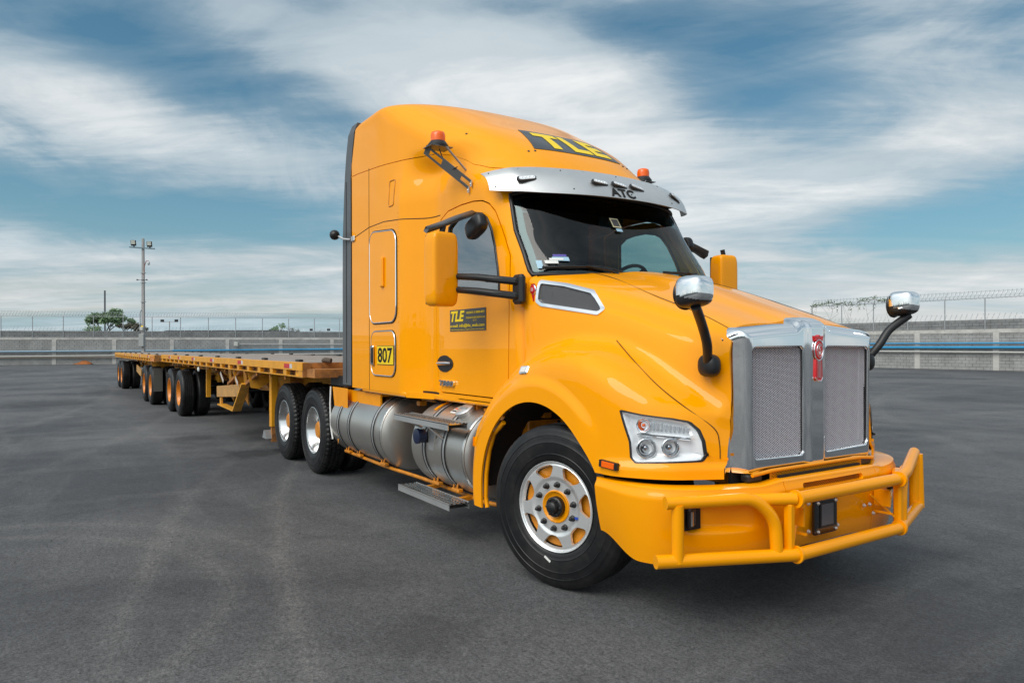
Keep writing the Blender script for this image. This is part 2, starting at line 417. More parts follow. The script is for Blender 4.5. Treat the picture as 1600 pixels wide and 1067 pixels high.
CXR=[-.62,-.75,-.88,-1.08,-1.3,-1.52,-1.82,-2.25,-2.62,-2.92,-3.05,-3.12,-3.2,-3.3,-3.4]
XB=-3.8
def cab(a,v):
    """a<0: metres behind the corner start along the side; a in 0..1.2: round to the centre line. right side (y<0)"""
    a=np.asarray(a,float);v=np.asarray(v,float)
    z=hermite(CV,CZ,v);W=hermite(CV,CW,v);xf=hermite(CV,CXF,v);xr=hermite(CV,CXR,v)
    t=np.clip(a/1.2,0,1)
    k=S(z,2.9,3.2)*(1-S(z,3.85,4.05)); k2=S(z,1.95,2.1)*(1-S(z,2.8,3.0)); al=.72+.10*k+.04*k2; be=.72-.02*k+.05*k2
    b0=(1-t)**3;b1=3*t*(1-t)**2;b2=3*t*t*(1-t);b3=t**3
    x=b0*xr+b1*(xr+al*(xf-xr))+(b2+b3)*xf
    y=(b0+b1)*W+b2*be*W
    x=np.where(a<0,xr+a,x);y=np.where(a<0,W,y)
    x=x+.13*S(z,3.4,4.0)*S(-x,3.2,3.8)
    D=.115*S(x,-2.53,-2.22)*(1-S(z,3.12,3.40))+.038*np.exp(-((x+2.12)/.16)**2)*(1-S(z,3.12,3.30))
    D=D+.20*S(x,-3.1,-1.35)*S(z,2.9,3.35)
    # cab side tumblehome and tapering in to the windscreen
    D=D+.05*S(z,2.0,2.75)*S(x,-2.3,-1.9)*(1-S(z,2.9,3.35))
    y=y-D*np.clip(y/1.1,0,1)
    # soft roundover at the very rear top
    z=z-.035*S(-x,3.55,3.8)*S(v,3.7,4.1)
    return np.stack([x,-y,z],-1)
# hood -----------------------------------------------------------
def bspl(P,n):
    """P (...,k,2) control points, clamped uniform cubic b-spline, n samples -> (...,n,2)"""
    P=np.concatenate([2*P[...,:1,:]-P[...,1:2,:],P,2*P[...,-1:,:]-P[...,-2:-1,:]],-2)
    k=P.shape[-2]-3;u=np.linspace(0,k,n);i=np.minimum(u.astype(int),k-1);t=(u-i)[:,None]
    return ((1-t)**3*P[...,i,:]+(3*t**3-6*t*t+4)*P[...,i+1,:]+(-3*t**3+3*t*t+3*t+1)*P[...,i+2,:]+t**3*P[...,i+3,:])/6
HX=[-1.0,-.9,-.75,-.55,-.3,0,.25,.5,.7,.85,1.0]
ZC=[1.02,1.13,1.27,1.40,1.52,1.585,1.57,1.48,1.36,1.26,1.17]
WM=[1.215,1.215,1.215,1.215,1.215,1.215,1.215,1.19,1.10,.975,.715]
HZ0=[2.30,2.27,2.23,2.18,2.13,2.06,1.98,1.89,1.82,1.765,1.705]   # centre line
HZS=[2.22,2.19,2.15,2.10,2.04,1.965,1.89,1.81,1.75,1.70,1.648]     # shoulder height
HWS=[.985,.98,.975,.965,.905,.83,.78,.735,.70,.675,.655]              # shoulder half width
HWB=[1.03,1.03,1.03,1.02,.985,.93,.885,.84,.80,.755,.685]             # side at the valley
HM=220
def hood_prof(x,n=HM):
    x=np.asarray(x,float)
    zc,wm,z0,zs,ws,wb=[hermite(HX,k,x) for k in (ZC,WM,HZ0,HZS,HWS,HWB)]
    zz=np.zeros_like(x)
    wv=np.minimum(wb+.035,wm-.03)
    zv=zc+.03
    pts=[(zz,z0),(ws*.22,z0-.004),(ws*.36,z0-.03),(ws*.6,zs*.45+z0*.55),(ws*.88,zs+.012),(ws+.02,zs-.03),(ws+.045,zs-.12),
         (ws*.6+wb*.4+.03,zs*.6+zv*.4),(wb-.003,zs*.25+zv*.75),(wb,zv+.03),(wv,zc),
         (wv*.55+wm*.45,zc-.02),(wm-.03,zc-.075),(wm,zc-.17),(wm+.003,zc-.28),(wm+.002,zc*.45+.85*.55-.02),(wm,.82+0*zc),(wm-.0,.5+0*zc),(wm-.005,.36+0*zc)]
    P=np.stack([np.stack([a,b],-1) for a,b in pts],-2)
    return bspl(P,n)
def hood_grid(xs,n=HM):
    q=hood_prof(np.asarray(xs),n)
    X=np.broadcast_to(np.asarray(xs)[:,None],q.shape[:2])
    G=np.stack([X,-q[...,0],q[...,1]],-1).copy()
    # ledge under the headlamp: steps outward below z=.97 at the front corner
    f=.028*(1-S(G[...,2],.872,.912))*S(G[...,0],.42,.62)
    G[...,1]-=f
    # flange round the arch : ring stands proud
    r=np.hypot(G[...,0]+.17,G[...,2]-.52)
    G[...,1]-=.022*(1-S(r,.78,.86))*(G[...,1]<-1.1)*(1-S(G[...,0],.3,.5))
    return G
# ================================================================ TRACTOR
TR=root('semi_truck',(0,0,0),0,'yellow conventional semi truck with sleeper cab, chrome grille and yellow bull bar','truck')
def both(pt,name,m,parent,thick=.0,side=True):
    a=pt.build(name,m,parent,thick)
    b=pt.mirror().build(name,m,parent,thick) if side else None
    return a,b
# ---- cab and sleeper shell
def cab_grid(a0=-3.0,na=150,nf=56,v0=1.12,nv=150):
    # side columns at even x from the rear wall to the corner start, then round the front
    vs_=np.concatenate([np.linspace(v0,3.7,int(nv*.8)),np.linspace(3.7,5,int(nv*.28))[1:]])
    xr=hermite(CV,CXR,vs_); t=np.linspace(0,1,na)[:-1]; f=np.linspace(0,1.2,nf)
    A=np.concatenate([ (XB-xr)[None,:]*(1-t)[:,None], np.repeat(f[:,None],len(vs_),1)],0)
    V=np.repeat(vs_[None,:],A.shape[0],0)
    return A,V,cab(A,V)
A_,V_,G_=cab_grid()
N_=gnormals(G_)
flip=(N_[10,10,1]>0)
CP=Patch(G_,N_,flip=bool(flip))
cx_,cy_,cz_=CP.P.T; cA=A_.reshape(-1); cV=V_.reshape(-1)
SEAM_A=[-2.4,-1.93,-1.41,-.63,-.05,.04,.134,.3,.5,.8,1.2]; SEAM_V=[3.45,3.44,3.42,3.35,3.30,3.25,3.10,3.025,2.99,2.955,2.93]
seam=np.interp(cA,SEAM_A,SEAM_V)
WIN=[(-1.80,2.60),(-1.70,2.65),(-1.55,2.665),(-1.38,2.66),(-1.24,2.63),(-1.16,2.585),(-1.08,2.49),(-1.0,2.34),(-.935,2.17),(-.905,2.05),(-.905,1.955),(-1.2,1.985),(-1.56,2.03),(-1.75,2.055),(-1.82,2.1),(-1.84,2.2)]
DOOR=[(-2.0,2.70),(-1.835,2.751),(-1.6,2.765),(-1.383,2.76),(-1.24,2.74),(-1.14,2.70),(-1.05,2.625),(-.892,2.402),(-.79,2.242),(-.765,2.1),(-.765,1.855),(-.775,1.387),(-.79,1.162),(-1.88,1.162),(-1.93,1.231),(-1.995,1.457),(-2.01,1.7),(-2.01,2.5)]
WS=[(.90,2.745),(.84,2.765),(.663,2.775),(.389,2.785),(0,2.79),(-.5,2.78),(-.5,1.9),(0,2.085),(.248,2.083),(.681,2.080),(.886,2.075),(.955,2.085),(.965,2.12),(.965,2.185),(.945,2.448)]
sd_win=sdpoly(cx_,cz_,WIN); sd_win=np.where((cy_<-.85),sd_win,-1)
sd_door=np.where(cy_<-.8,sdpoly(cx_,cz_,DOOR),-1)
sd_ws=np.where(cA>.05,sdpoly(-cy_,cz_,WS),-1)
cap=CP.clip(cV-seam-.004)
both(cap,'roof_fairing',PAINT,TR,.03)
low=CP.clip(seam-.004-cV)
def redo(p,arrs,fn): pass
def region(conds):
    """conds: list of (fn(P)->values)"""
    p=CP.copy()
    for c in conds: p=p.clip(c(p.P,p.N))
    return p
import types
def attr_clip(base,arrays):
    """clip the base patch by several per-vertex arrays in turn, carrying the arrays along"""
    p=base.copy(); arrs=[np.array(a) for a in arrays]
    for k in range(len(arrs)):
        # pack remaining arrays in the position array
        q=p.copy(); ext=np.stack(arrs[k:],1); q.P=np.concatenate([p.P,ext],1)
        q=q.clip(arrs[k]); arrs[k:]=[q.P[:,3+i] for i in range(len(arrs)-k)]; q.P=q.P[:,:3]; p=q
    return p
body=attr_clip(CP,[seam-.004-cV,-sd_door-.004,-sd_ws,-(cx_+.535)*np.where((cz_<2.06),1,0)+.3*(cz_>=2.06)])
both(body,'cab_shell',PAINT,TR,.03)
door=attr_clip(CP,[sd_door-.006,-sd_win])
dR=door.build('door',PAINT,TR,.03); dL=door.mirror().build('door',PAINT,TR,.03)
# glass
def glass_mat(name,tint,rough=.0,refl=1.0,ior=1.5):
    m=bpy.data.materials.new(name); m.use_nodes=True; t=m.node_tree; t.nodes.clear()
    tr=nd(t,'ShaderNodeBsdfTransparent'); tr.inputs[0].default_value=(*tint,1); gl=nd(t,'ShaderNodeBsdfGlossy'); gl.inputs['Roughness'].default_value=rough+.01; gl.inputs[0].default_value=(refl,refl,refl,1)
    lw=nd(t,'ShaderNodeLayerWeight'); lw.inputs[0].default_value=.5; f0=((ior-1)/(ior+1))**2; pw=math_(t,'POWER',lw.outputs['Facing'],5.0); fo=math_(t,'MULTIPLY_ADD',pw,1-f0,f0); mx=nd(t,'ShaderNodeMixShader'); o=nd(t,'ShaderNodeOutputMaterial')
    t.links.new(fo,mx.inputs[0]); t.links.new(tr.outputs[0],mx.inputs[1]); t.links.new(gl.outputs[0],mx.inputs[2]); t.links.new(mx.outputs[0],o.inputs[0]); return m
GLASS=glass_mat('tinted_glass',(.66,.84,.81),ior=4.2); GLASSW=glass_mat('windscreen_glass',(.44,.68,.70),refl=.80,ior=1.60); LENS=glass_mat('clear_lens',(.93,.95,.97))
wg=attr_clip(CP,[sd_win+.01]).offset(-.012)
for p_,d_ in ((wg,dR),(wg.mirror(),dL)):
    p_.build('window_pane',GLASS,d_)
wsg=attr_clip(CP,[sd_ws+.01]).offset(-.012)
wo_=wsg.build('windscreen',GLASSW,TR,0,extra=wsg.mirror())
# rubber seals and seams as fine swept tubes lying in the gaps
def curve_on(pts,closed=False,sub=8):
    P=[np.array(p,float) for p in pts]; n=len(P); o=[]
    for i in range(n if closed else n-1):
        p0=P[i-1] if (closed or i>0) else P[i]; p1=P[i];p2=P[(i+1)%n];p3=P[(i+2)%n] if (closed or i+2<n) else p2
        for k in range(sub):
            t=k/sub; o.append(.5*((2*p1)+(-p0+p2)*t+(2*p0-5*p1+4*p2-p3)*t*t+(-p0+3*p1-3*p2+p3)*t**3))
    if not closed: o.append(P[-1])
    return o
def side_y(x,z):
    """cab side at (x,z)"""
    x=float(x);z=float(z); v=z if z<=3.65 else float(np.interp(z,CZ,CV)); xr=float(hermite(CV,CXR,v))
    if x<xr: return cab(x-xr,v)
    lo,hi=0,1.2
    for _ in range(30):
        m=(lo+hi)/2
        if cab(m,v)[0]<x: lo=m
        else: hi=m
    return cab(lo,v)
def side_n(x,z):
    e=.01; a=side_y(x+e,z)-side_y(x-e,z);b=side_y(x,z+e)-side_y(x,z-e); n=np.cross(a,b); n/=np.linalg.norm(n); return n if n[1]<0 else -n
def ring_on_side(poly,r,name,m,parents,off=.0,flat=False,sub=1,closed=True):
    pts=[]; n=len(poly)
    for i in range(n if closed else n-1):
        a,b=poly[i],poly[(i+1)%n]; k=max(1,int(math.hypot(a[0]-b[0],a[1]-b[1])/.04))
        for j in range(k): pts.append((a[0]+(b[0]-a[0])*j/k,a[1]+(b[1]-a[1])*j/k))
    if not closed: pts.append(poly[-1])
    Q=[Vector(side_y(x,z)+side_n(x,z)*off) for x,z in pts]
    res=[]
    for sgn,pa in ((1,parents[0]),(-1,parents[1])):
        if pa is None: continue
        res.append(MB().tube([Vector(asym((q.x,q.y*sgn,q.z))) for q in Q],r,8,closed=closed,cap=not closed).build(name,m,pa))
    return res
ring_on_side(WIN,.014,'window_seal',BLACK,(dR,dL),-.003)
wpts=[]
for i in range(len(WS)):
    a,b=WS[i],WS[(i+1)%len(WS)]
    if a[0]<-.01 or b[0]<-.01: continue
    k=max(1,int(math.hypot(a[0]-b[0],a[1]-b[1])/.03))
    for j in range(k+1): wpts.append((a[0]+(b[0]-a[0])*j/k,a[1]+(b[1]-a[1])*j/k))
def front_pt(y,z,off=0):
    v=z if z<=3.65 else float(np.interp(z,CZ,CV)); lo,hi=0,1.2
    for _ in range(30):
        m=(lo+hi)/2
        if -cab(m,v)[1]>abs(y): lo=m
        else: hi=m
    p=cab(lo,v); e=.02; n=np.cross(cab(lo+e,v)-cab(lo-e,v),cab(lo,v+e)-cab(lo,v-e)); n/=np.linalg.norm(n); n=n if n[0]>0 else -n
    p=p+n*off
    return Vector(asym((p[0],p[1]*(1 if y>=0 else -1),p[2])))      # y>=0 : right side
order=[w_ for w_ in WS if w_[0]>=0]; right=[]
seq=[(0,2.79),(.389,2.785),(.663,2.775),(.84,2.765),(.90,2.745),(.945,2.448),(.965,2.185),(.965,2.12),(.955,2.085),(.886,2.075),(.681,2.080),(.248,2.083),(0,2.085)]
loop=[]
for i in range(len(seq)-1):
    a,b=seq[i],seq[i+1];k=max(1,int(math.hypot(a[0]-b[0],a[1]-b[1])/.03))
    for j in range(k): loop.append((a[0]+(b[0]-a[0])*j/k,a[1]+(b[1]-a[1])*j/k))
loop.append(seq[-1])
lp=[front_pt(y,z,-.004) for y,z in loop]; lp2=[Vector(asym((p.x,-p.y,p.z))) for p in reversed(lp[1:-1])]
MB().tube(lp+lp2,.017,8,closed=True,cap=False).build('windscreen_seal',BLACK,TR)
# black frit band inside the glass edge
fr=attr_clip(CP,[sd_ws+.01,.045-sd_ws]).offset(-.018)
fr.build('windscreen_border',GLOSSB,TR,0,extra=fr.mirror())
# dark sun strip along the top of the windscreen
st=attr_clip(CP,[sd_ws+.005,cz_-2.60-.02*np.cos(cy_*1.6)]).offset(-.03)
st.build('sun_strip',glass_mat('sun_strip_glass',(.035,.05,.055)),wo_,0,extra=st.mirror())
# seams: rear body seam, belt seam above the sleeper lockers
def seamline(poly,r=.0045,off=-.001): ring_on_side(poly,r,'panel_seam',SEAM,(TR,TR),off,closed=False)
seamline([(-3.275,1.12),(-3.275,3.41)])
seamline([(-3.79,2.74),(-3.27,2.80),(-2.88,2.80),(-2.5,2.765),(-2.2,2.745),(-2.01,2.745)])
# cowl seam in front of the door
seamline([(-.60,1.2),(-.60,2.03)],.002)
# ---- rear wall of the sleeper and roof back
bk=MB(); bpoly=[( -1.15,1.12)]
vs2=np.concatenate([np.linspace(1.12,3.7,20),np.linspace(3.75,5,20)]); prof=[cab(XB-float(hermite(CV,CXR,v)),v) for v in vs2]
poly=[(-float(p[1]),float(p[2])) for p in prof]; poly=poly+[(-y,z) for y,z in reversed(poly)]
bk.prism(poly,(XB+.02,0,0),(0,1,0),(0,0,1),-.02); bk.build('rear_wall',PAINT2,TR)
# floor / underside
MB().box((-2.2,0,1.13),(3.1,2.05,.05)).build('cab_floor',SEAM,TR)
MB().box((-.575,0,1.57),(.03,2.03,.90)).build('firewall',PAINT,TR)
# ---- side extenders
for sg in(-1,1):
    e=MB()
    zs=[1.14,1.6,2.2,2.8,3.3,3.44,3.46,3.7,3.9,4.0]; xo=[-4.08,-4.08,-4.08,-4.07,-4.02,-4.0,-4.0,-3.95,-3.89,-3.85]; xi=[-3.81]*6+[-3.80,-3.76,-3.70,-3.68]
    yo=[1.152]*8+[1.150,1.12]
    V=[];
    for z,a,b,y in zip(zs,xo,xi,yo): V+=[(a,sg*y,z),(b,sg*(y+.001),z),(b,sg*(y-.04),z),(a,sg*(y-.03),z)]
    F=[]
    for i in range(len(zs)-1):
        for j in range(4): a=i*4+j;b=i*4+(j+1)%4; F.append((a,b,b+4,a+4))
    F+=[(0,1,2,3),tuple(range(len(V)-4,len(V)))]
    e.add(V,F); e.build('side_extender',GREYP,TR)
    MB().tube([(-3.95,sg*1.153,1.16),(-3.95,sg*1.153,3.40)],.006,6).build('extender_rib',BLACK,TR)
# ---- lockers
B1=rrect(.665,.905,.12,5,-2.905,2.255); B2=rrect(.60,.44,.10,5,-2.90,1.497)
B1=[(x,z+(-.09)*(x+2.905)*(1 if z>2.3 else 0)) for x,z in B1]
for bx,nm in ((B1,'locker_door'),(B2,'locker_door')):
    sdb=np.where((cy_<-.9)&(cx_<-2.4),sdpoly(cx_,cz_,bx),-1)
    pt=attr_clip(CP,[sdb]).offset(.012)
    a,b=both(pt,nm,PAINT,TR,.014)
    ring_on_side(bx,.0075,'chrome_trim',CHROME,(a,b),.008)
    ring_on_side([(x+(x+2.9)*.035,z+(z-np.mean([q[1] for q in bx]))*.02) for x,z in bx],.006,'dark_seal',SEAM,(a,b),.002)
    if bx is B2: boxR=a
    else: upR=a
MB().box((-2.88,-1.172,2.30),(.07,.03,.30),bev=.012).build('hinge_cover',PAINT,upR)
V2=rrect(.115,.25,.02,3,-2.70,3.05)
ring_on_side([(x,z) for x,z in V2],.006,'vent_outline',ORANGE,(TR,None),.001)
# rivets round the lockers
rv=MB()
for i in range(24):
    z=1.80+i*.045; rv.lathe([(.006,0),(.005,.003),(0,.004)],(-2.535,-1.15,z),(0,-1,0),6)
for i in range(9):
    rv.lathe([(.006,0),(.005,.003),(0,.004)],(-3.22+i*.08,-1.15,2.785-.007*i),(0,-1,0),6)
for i in range(7):
    rv.lathe([(.006,0),(.005,.003),(0,.004)],(-3.15+i*.08,-1.15,1.765),(0,-1,0),6)
tag(rv.build('rivets',PAINT2,TR),kind='stuff')
# handles and stickers on the locker
MB().box((-3.13,-1.178,1.475),(.075,.022,.20),bev=.01).build('locker_handle',CHROME,boxR)
MB().box((-3.115,-1.188,1.475),(.04,.012,.15),bev=.005).build('handle_recess',BLACK,boxR)
MB().box((-2.82,-1.166,1.480),(.40,.006,.178)).build('number_plate_sticker',YEL,boxR)
MB().box((-2.82,-1.1645,1.480),(.41,.005,.188)).build('sticker_border',SEAM,boxR)
fit_text('807',lambda u,v,h:(-3.00+.36*u,-1.169-h*.1,1.405+.15*v),'number_lettering',SEAM,boxR,.01,.02)
# ---- door fittings
for sg,dd in((1,dR),(-1,dL)):
    Y=lambda y:sg*y
    MB().lathe([(0,.004),(.5,.004),(.97,.003),(1,-.004)],(0,0,0),(0,-1,0),24)
    h=MB(); pts=[(-1.80+.145*math.cos(a)*(1.0 if math.cos(a)<0 else 1.05),1.415+.072*math.sin(a)*(1 if math.cos(a)<.3 else .9)) for a in np.linspace(0,2*math.pi,24,endpoint=False)]
    h.prism(pts,(0,Y(-1.036),0),(1,0,0),(0,0,1),.006*1) if sg==1 else h.prism(pts,(0,1.036,0),(-1,0,0),(0,0,1),.006) if False else h.prism(pts,(0,Y(-1.036)-.0,0),(1,0,0),(0,0,1),.006)
    if sg==-1: h.v=[(x,y+.006,z) for x,y,z in h.v]
    hb=h.build('handle_recess',BLACK,dd)
    MB().tube([(-1.935,Y(-1.052),1.415),(-1.85,Y(-1.066),1.418),(-1.76,Y(-1.066),1.42),(-1.67,Y(-1.052),1.42)],[.012,.016,.016,.012],10).build('door_handle',CHROME,dd)
MB().box((-1.40,-1.0375,1.782),(.60,.004,.180)).build('company_sticker',SGREY,dR)
def side_txt(body,x,z,w_,h_,m,parent,y=-1.0405,bold=0,shear=0,name='sticker_lettering',ex=.01):
    return fit_text(body,lambda u,v,h:(x+w_*u,y-h*.05,z+h_*v),name,m,parent,ex,bold,shear=shear)
side_txt('TLE',-1.69,1.772,.235,.09,YEL,dR,bold=.04,shear=.12)
side_txt('HAZNOS: 01 80085-0073',-1.41,1.832,.29,.018,YEL,dR,bold=.01)
side_txt('TRASLADOS ESPECIALES S.A. DE',-1.42,1.792,.31,.014,YEL,dR)
side_txt('C.V.',-1.30,1.770,.06,.014,YEL,dR)
side_txt('e-mail: info@tle_web.com',-1.69,1.718,.57,.034,YEL,dR,bold=.012)
side_txt('Transporte de carga en general y maquinaria pesada en toda la Republica',-1.69,1.698,.57,.011,YEL,dR)
fit_text('T880',lambda u,v,h:(-1.88+.27*u,-1.038-h*.5,1.222+.05*v),'model_badge',CHROME,dR,.02,.05,shear=.05)
# sill below door and sleeper
sl_=MB()
for sg in(-1,1):
    sl_=MB(); sl_.box((-1.4,sg*.99,1.115),(1.3,.09,.05),bev=.012)
    sl_.box((-2.95,sg*1.10,1.115),(1.1,.09,.05),bev=.012)
    sl_.bar((-2.4,sg*1.10,1.115),(-2.03,sg*.995,1.115),.08,.05)
    sl_.build('side_sill',PAINT,TR)
# door rivet patch near the bottom
# ---- roof sign
def roof_fn(u,v,h,lift=.006):
    yt,yb=.395,.49; z=3.225+(3.50-3.225)*v; w_=yb+(yt-yb)*v; y=(u-.5)*2*w_
    p=front_pt(-y,z); q=front_pt(-y,z+.01); e=front_pt(-y+.01,z); n=(q-p).cross(e-p); n=n.normalized(); n=n if n.z>0 else -n
    return p+n*(lift+h*.02)
# u from the truck's right (-y) to its left
def roof_fn2(u,v,h,lift=.006):
    return roof_fn(u,v,h,lift)
sg_=[]
G=np.array([[tuple(roof_fn2(u,v,0,.005)) for v in np.linspace(0,1,12)] for u in np.linspace(0,1,40)])
pt=Patch(G); 
if pt.N[5][2]<0: pt=Patch(G,flip=True)
rs=pt.build('roof_sign',mat('sign_charcoal',(.035,.04,.05),.4,coat=.3),TR,.005)
fit_text('TLE',lambda u,v,h:roof_fn2(u,v,h,.008),'roof_sign_lettering',YEL,rs,.02,.05,x0=.10,x1=.92,y0=.10,y1=.88,sub=7,spacing=1.15)
# ---- sun visor
def visor(s,t):
    """s -1..1 across (right to left), t 0 bottom..1 top"""
    a=abs(s); y=1.05*s
    xb=-.53-.40*a**2.4-.09*max(0,a-.85)/.15; xt=-.80-.26*a**2.2-.10*max(0,a-.85)/.15
    zb=2.728+.045*a**6; zt=2.985-.015*a**2
    m=a**8
    b=.045*math.sin(math.pi*t)
    return (xb+(xt-xb)*t+b*.6, y*(1-.0*t), zb+(zt-zb)*t+b*.35-.10*m*t*.4)
VG=np.array([[visor(s,t) for t in np.linspace(0,1,14)] for s in np.linspace(-1,1,90)])
vp=Patch(VG); 
if vp.N[600][0]<0: vp=Patch(VG,flip=True)
sdv=None
vz=MB(); a=vp.offset(0); b=vp.offset(-.006); 
VIS=a.build('sun_visor',STEEL,TR,.006,)
b2=Patch(VG[:, ::-1]); b2=b2 if (b2.N[600][0]<0) else Patch(VG[:, ::-1],flip=True); b2=b2.offset(.006)
b2.build('visor_underside',BLACK,VIS)
for s in(-.80,-.26,-.08,.10,.62):
    p=Vector(visor(s,.40)); q=Vector(visor(s,.50)); r=Vector(visor(s+.02,.60)); u=(r-p).normalized(); v=(q-p).normalized(); n=u.cross(v).normalized(); n=n if n.x>0 else -n; v=v if v.z>0 else -v; u=v.cross(n)
    m=MB(); m.prism(rrect(.165,.058,.028,4),p-n*.004,u,v,.014); lo_=m.build('visor_lamp',BLACK,VIS)
    m=MB(); m.prism(rrect(.135,.036,.017,4),p+n*.013,u,v,.006,); m.build('lamp_lens',mat('clear_lamp_plastic',(.75,.78,.80),.15,coat=1),lo_)
    m=MB()
    for k in range(4): m.lathe([(.007,0),(.004,.004),(0,.005)],p+n*.019+u*(-.045+.03*k),n,8)
    m.build('lamp_reflector',CHROME,lo_)
def visfn(u,v,h): 
    s=-.205+.235*u; t=.03+.25*v; p=Vector(visor(s,t)); q=Vector(visor(s,t+.05)); r=Vector(visor(s+.02,t)); n=(r-p).cross(q-p).normalized(); n=n if n.x>0 else -n
    return p+n*(.003+h*.05)
fit_text('ATC',visfn,'visor_lettering',SEAM,VIS,.02,.03)
m=MB()
for s in(-.97,-.97,-.5,0,.5,.97):
    for t in(.15,.85): m.lathe([(.007,0),(.005,.004),(0,.005)],Vector(visor(s,t)),(1,0,.5),8)
tag(m.build('visor_screws',BLACK,VIS),kind='stuff')
for s in(-.8,-.3,.3,.8): MB().bar(Vector(visor(s,.9)),Vector(visor(s,.9))+Vector((-.18,0,.0)),.03,.006).build('visor_bracket',STEEL,VIS)
# ---- beacons
for sg in(-1,1):
    c=Vector((-1.66,sg*1.17,3.235))
    st_=MB().box(c,(.16,.20,.006)); P1=Vector((-1.74,sg*1.25,3.232)); P2=Vector((-1.42,sg*1.0,2.90))
    br=st_.build('beacon_bracket',mat('bracket_grey',(.16,.16,.155),.5,.5),TR)
    d=(P2-P1); L_=d.length; d.normalize(); wv=Vector((1,sg*-.15,.55)).normalized(); wv=(wv-d*wv.dot(d)).normalized(); n=d.cross(wv)
    W2=.085
    m=MB()
    for a0,a1,b0,b1 in((0,.10,0,1),(.10,.38,0,.22),(.10,.38,.78,1),(.38,.80,0,1),(.80,1,0,.28),(.80,1,.72,1)):
        cc=P1+d*L_*(a0+a1)/2+wv*W2*((b0+b1)/2-.5); m.box(cc,(L_*(a1-a0),W2*(b1-b0),.006),Matrix((d,wv,n)).transposed())
    m.build('bracket_plate',mat('bracket_grey',(.16,.16,.155)),br)
    for k in(-.36,.36):
        m=MB(); m.box(P2+wv*W2*k+Vector((0,0,-.015)),(.022,.008,.05)); m.lathe([(.008,0),(0,.008)],P2+wv*W2*k+Vector((0,-.006,-.02)),(0,-1,0),8); m.build('bracket_tab',STEEL,br)
    MB().bar(c+Vector((.07,sg*-.04,0)),Vector((c.x+.08,sg*(abs(side_y(c.x+.08,3.06)[1])+.002),3.06)),.03,.004).build('bracket_tab',STEEL,br)
    bc=MB().lathe([(.088,0),(.088,.018),(.068,.045),(.064,.05)],c+Vector((0,0,.004)),(0,0,1),24,sharp=(1,)).build('warning_beacon',BLACK,TR)
    MB().lathe([(.062,0),(.062,.050),(.055,.076),(.03,.086),(0,.088)],c+Vector((0,0,.053)),(0,0,1),24).build('beacon_dome',AMBER,bc)
    m=MB()
    for k in(-.022,.022): m.lathe([(.02,0),(.018,.03),(.0,.04)],c+Vector((k,k*sg*.6,.056)),(0,0,1),10)
    m.build('beacon_bulb',AMBER,bc)
    m=MB().tube([c+Vector((.02,0,-.01)),c+Vector((.03,-sg*.03,-.09)),c+Vector((.09,-sg*.07,-.20)),c+Vector((.19,-sg*.08,-.19))],.005,6); m.build('beacon_cable',BLACK,bc)
# ---- roof screws
m=MB()
for y,z in((.50,3.20),(.56,3.19),(.86,3.42)):
    for sg in(-1,1):
        p=front_pt(y*sg,z,0); m.lathe([(.012,0),(.008,.006),(0,.007)],p,(p-front_pt(y*sg,z,-.05)),8)
tag(m.build('roof_screws',BLACK,TR),kind='stuff')
# ================================================================ HOOD
xs=np.concatenate([np.linspace(-1.0,1.0,170)]); HG=hood_grid(xs)
HPt=Patch(HG)
if HPt.N[HG.shape[1]*80+5][2]<0: HPt=Patch(HG,flip=True)
hx,hy_,hz=HPt.P.T
rr=np.hypot(hx+.17,hz-.52)
# wheel opening: arch of radius .68 round (-.17,.52), straight sides below
arch=np.where(hz>.52,rr-.675,np.abs(hx+.17)-.675)
arch=np.where(hx>-.17,np.minimum(arch,99),arch)
arch=np.where(hy_<-.95,arch,1)
# fender rear edge & cowl edge
rear=np.interp(np.abs(hy_),[0,.3,.6,.8,.90,.96,1.03],[-.315,-.33,-.38,-.44,-.50,-.558,-.575])
zcr=hermite(HX,ZC,np.clip(hx,-1,1)); 
cow=np.where(hz>zcr+.012,hx-rear,np.minimum(.05,99))
fend_out=sdpoly(hx,hz,[(-.56,2.5),(-.56,1.455),(-.60,1.435),(-.72,1.36),(-.84,1.26),(-.93,1.13),(-.965,.98),(-.98,.7),(-.97,.37),(-.70,.34),(-.70,.42),(1.2,.815),(1.2,2.5)])
low_=np.where(hx>.2,hz-.818,hz-.37)
HL=[(.605,1.192),(.70,1.172),(.832,1.152),(.885,1.136),(.915,1.092),(.932,1.03),(.940,.950),(.930,.922),(.685,.905),(.66,.925),(.655,1.02),(.628,1.11)]
INT=[(-.452,2.020),(-.25,1.985),(-.021,1.925),(.03,1.885),(.115,1.80),(.085,1.778),(-.41,1.858),(-.452,1.885)]
sdh=np.where((hy_<-.6)&(hz<1.4),sdpoly(hx,hz,HL),-1); 
sdi=np.where((hy_<-.6)&(hz>1.6),sdpoly(hx,hz,INT),-1)
# the rear edge on top follows the windscreen base
hood=attr_clip(HPt,[np.where(hz>1.30,.948+.06*(1-S(hz,1.57,1.64))-hx,1.0),np.minimum(hx-rear+.0,1) if False else np.where(hz>1.5,np.where(hy_>-.99,hx-rear,1),1),fend_out,arch,low_,-sdh,-sdi])
HOOD=hood.build('hood',PAINT,TR,.014,extra=hood.mirror())
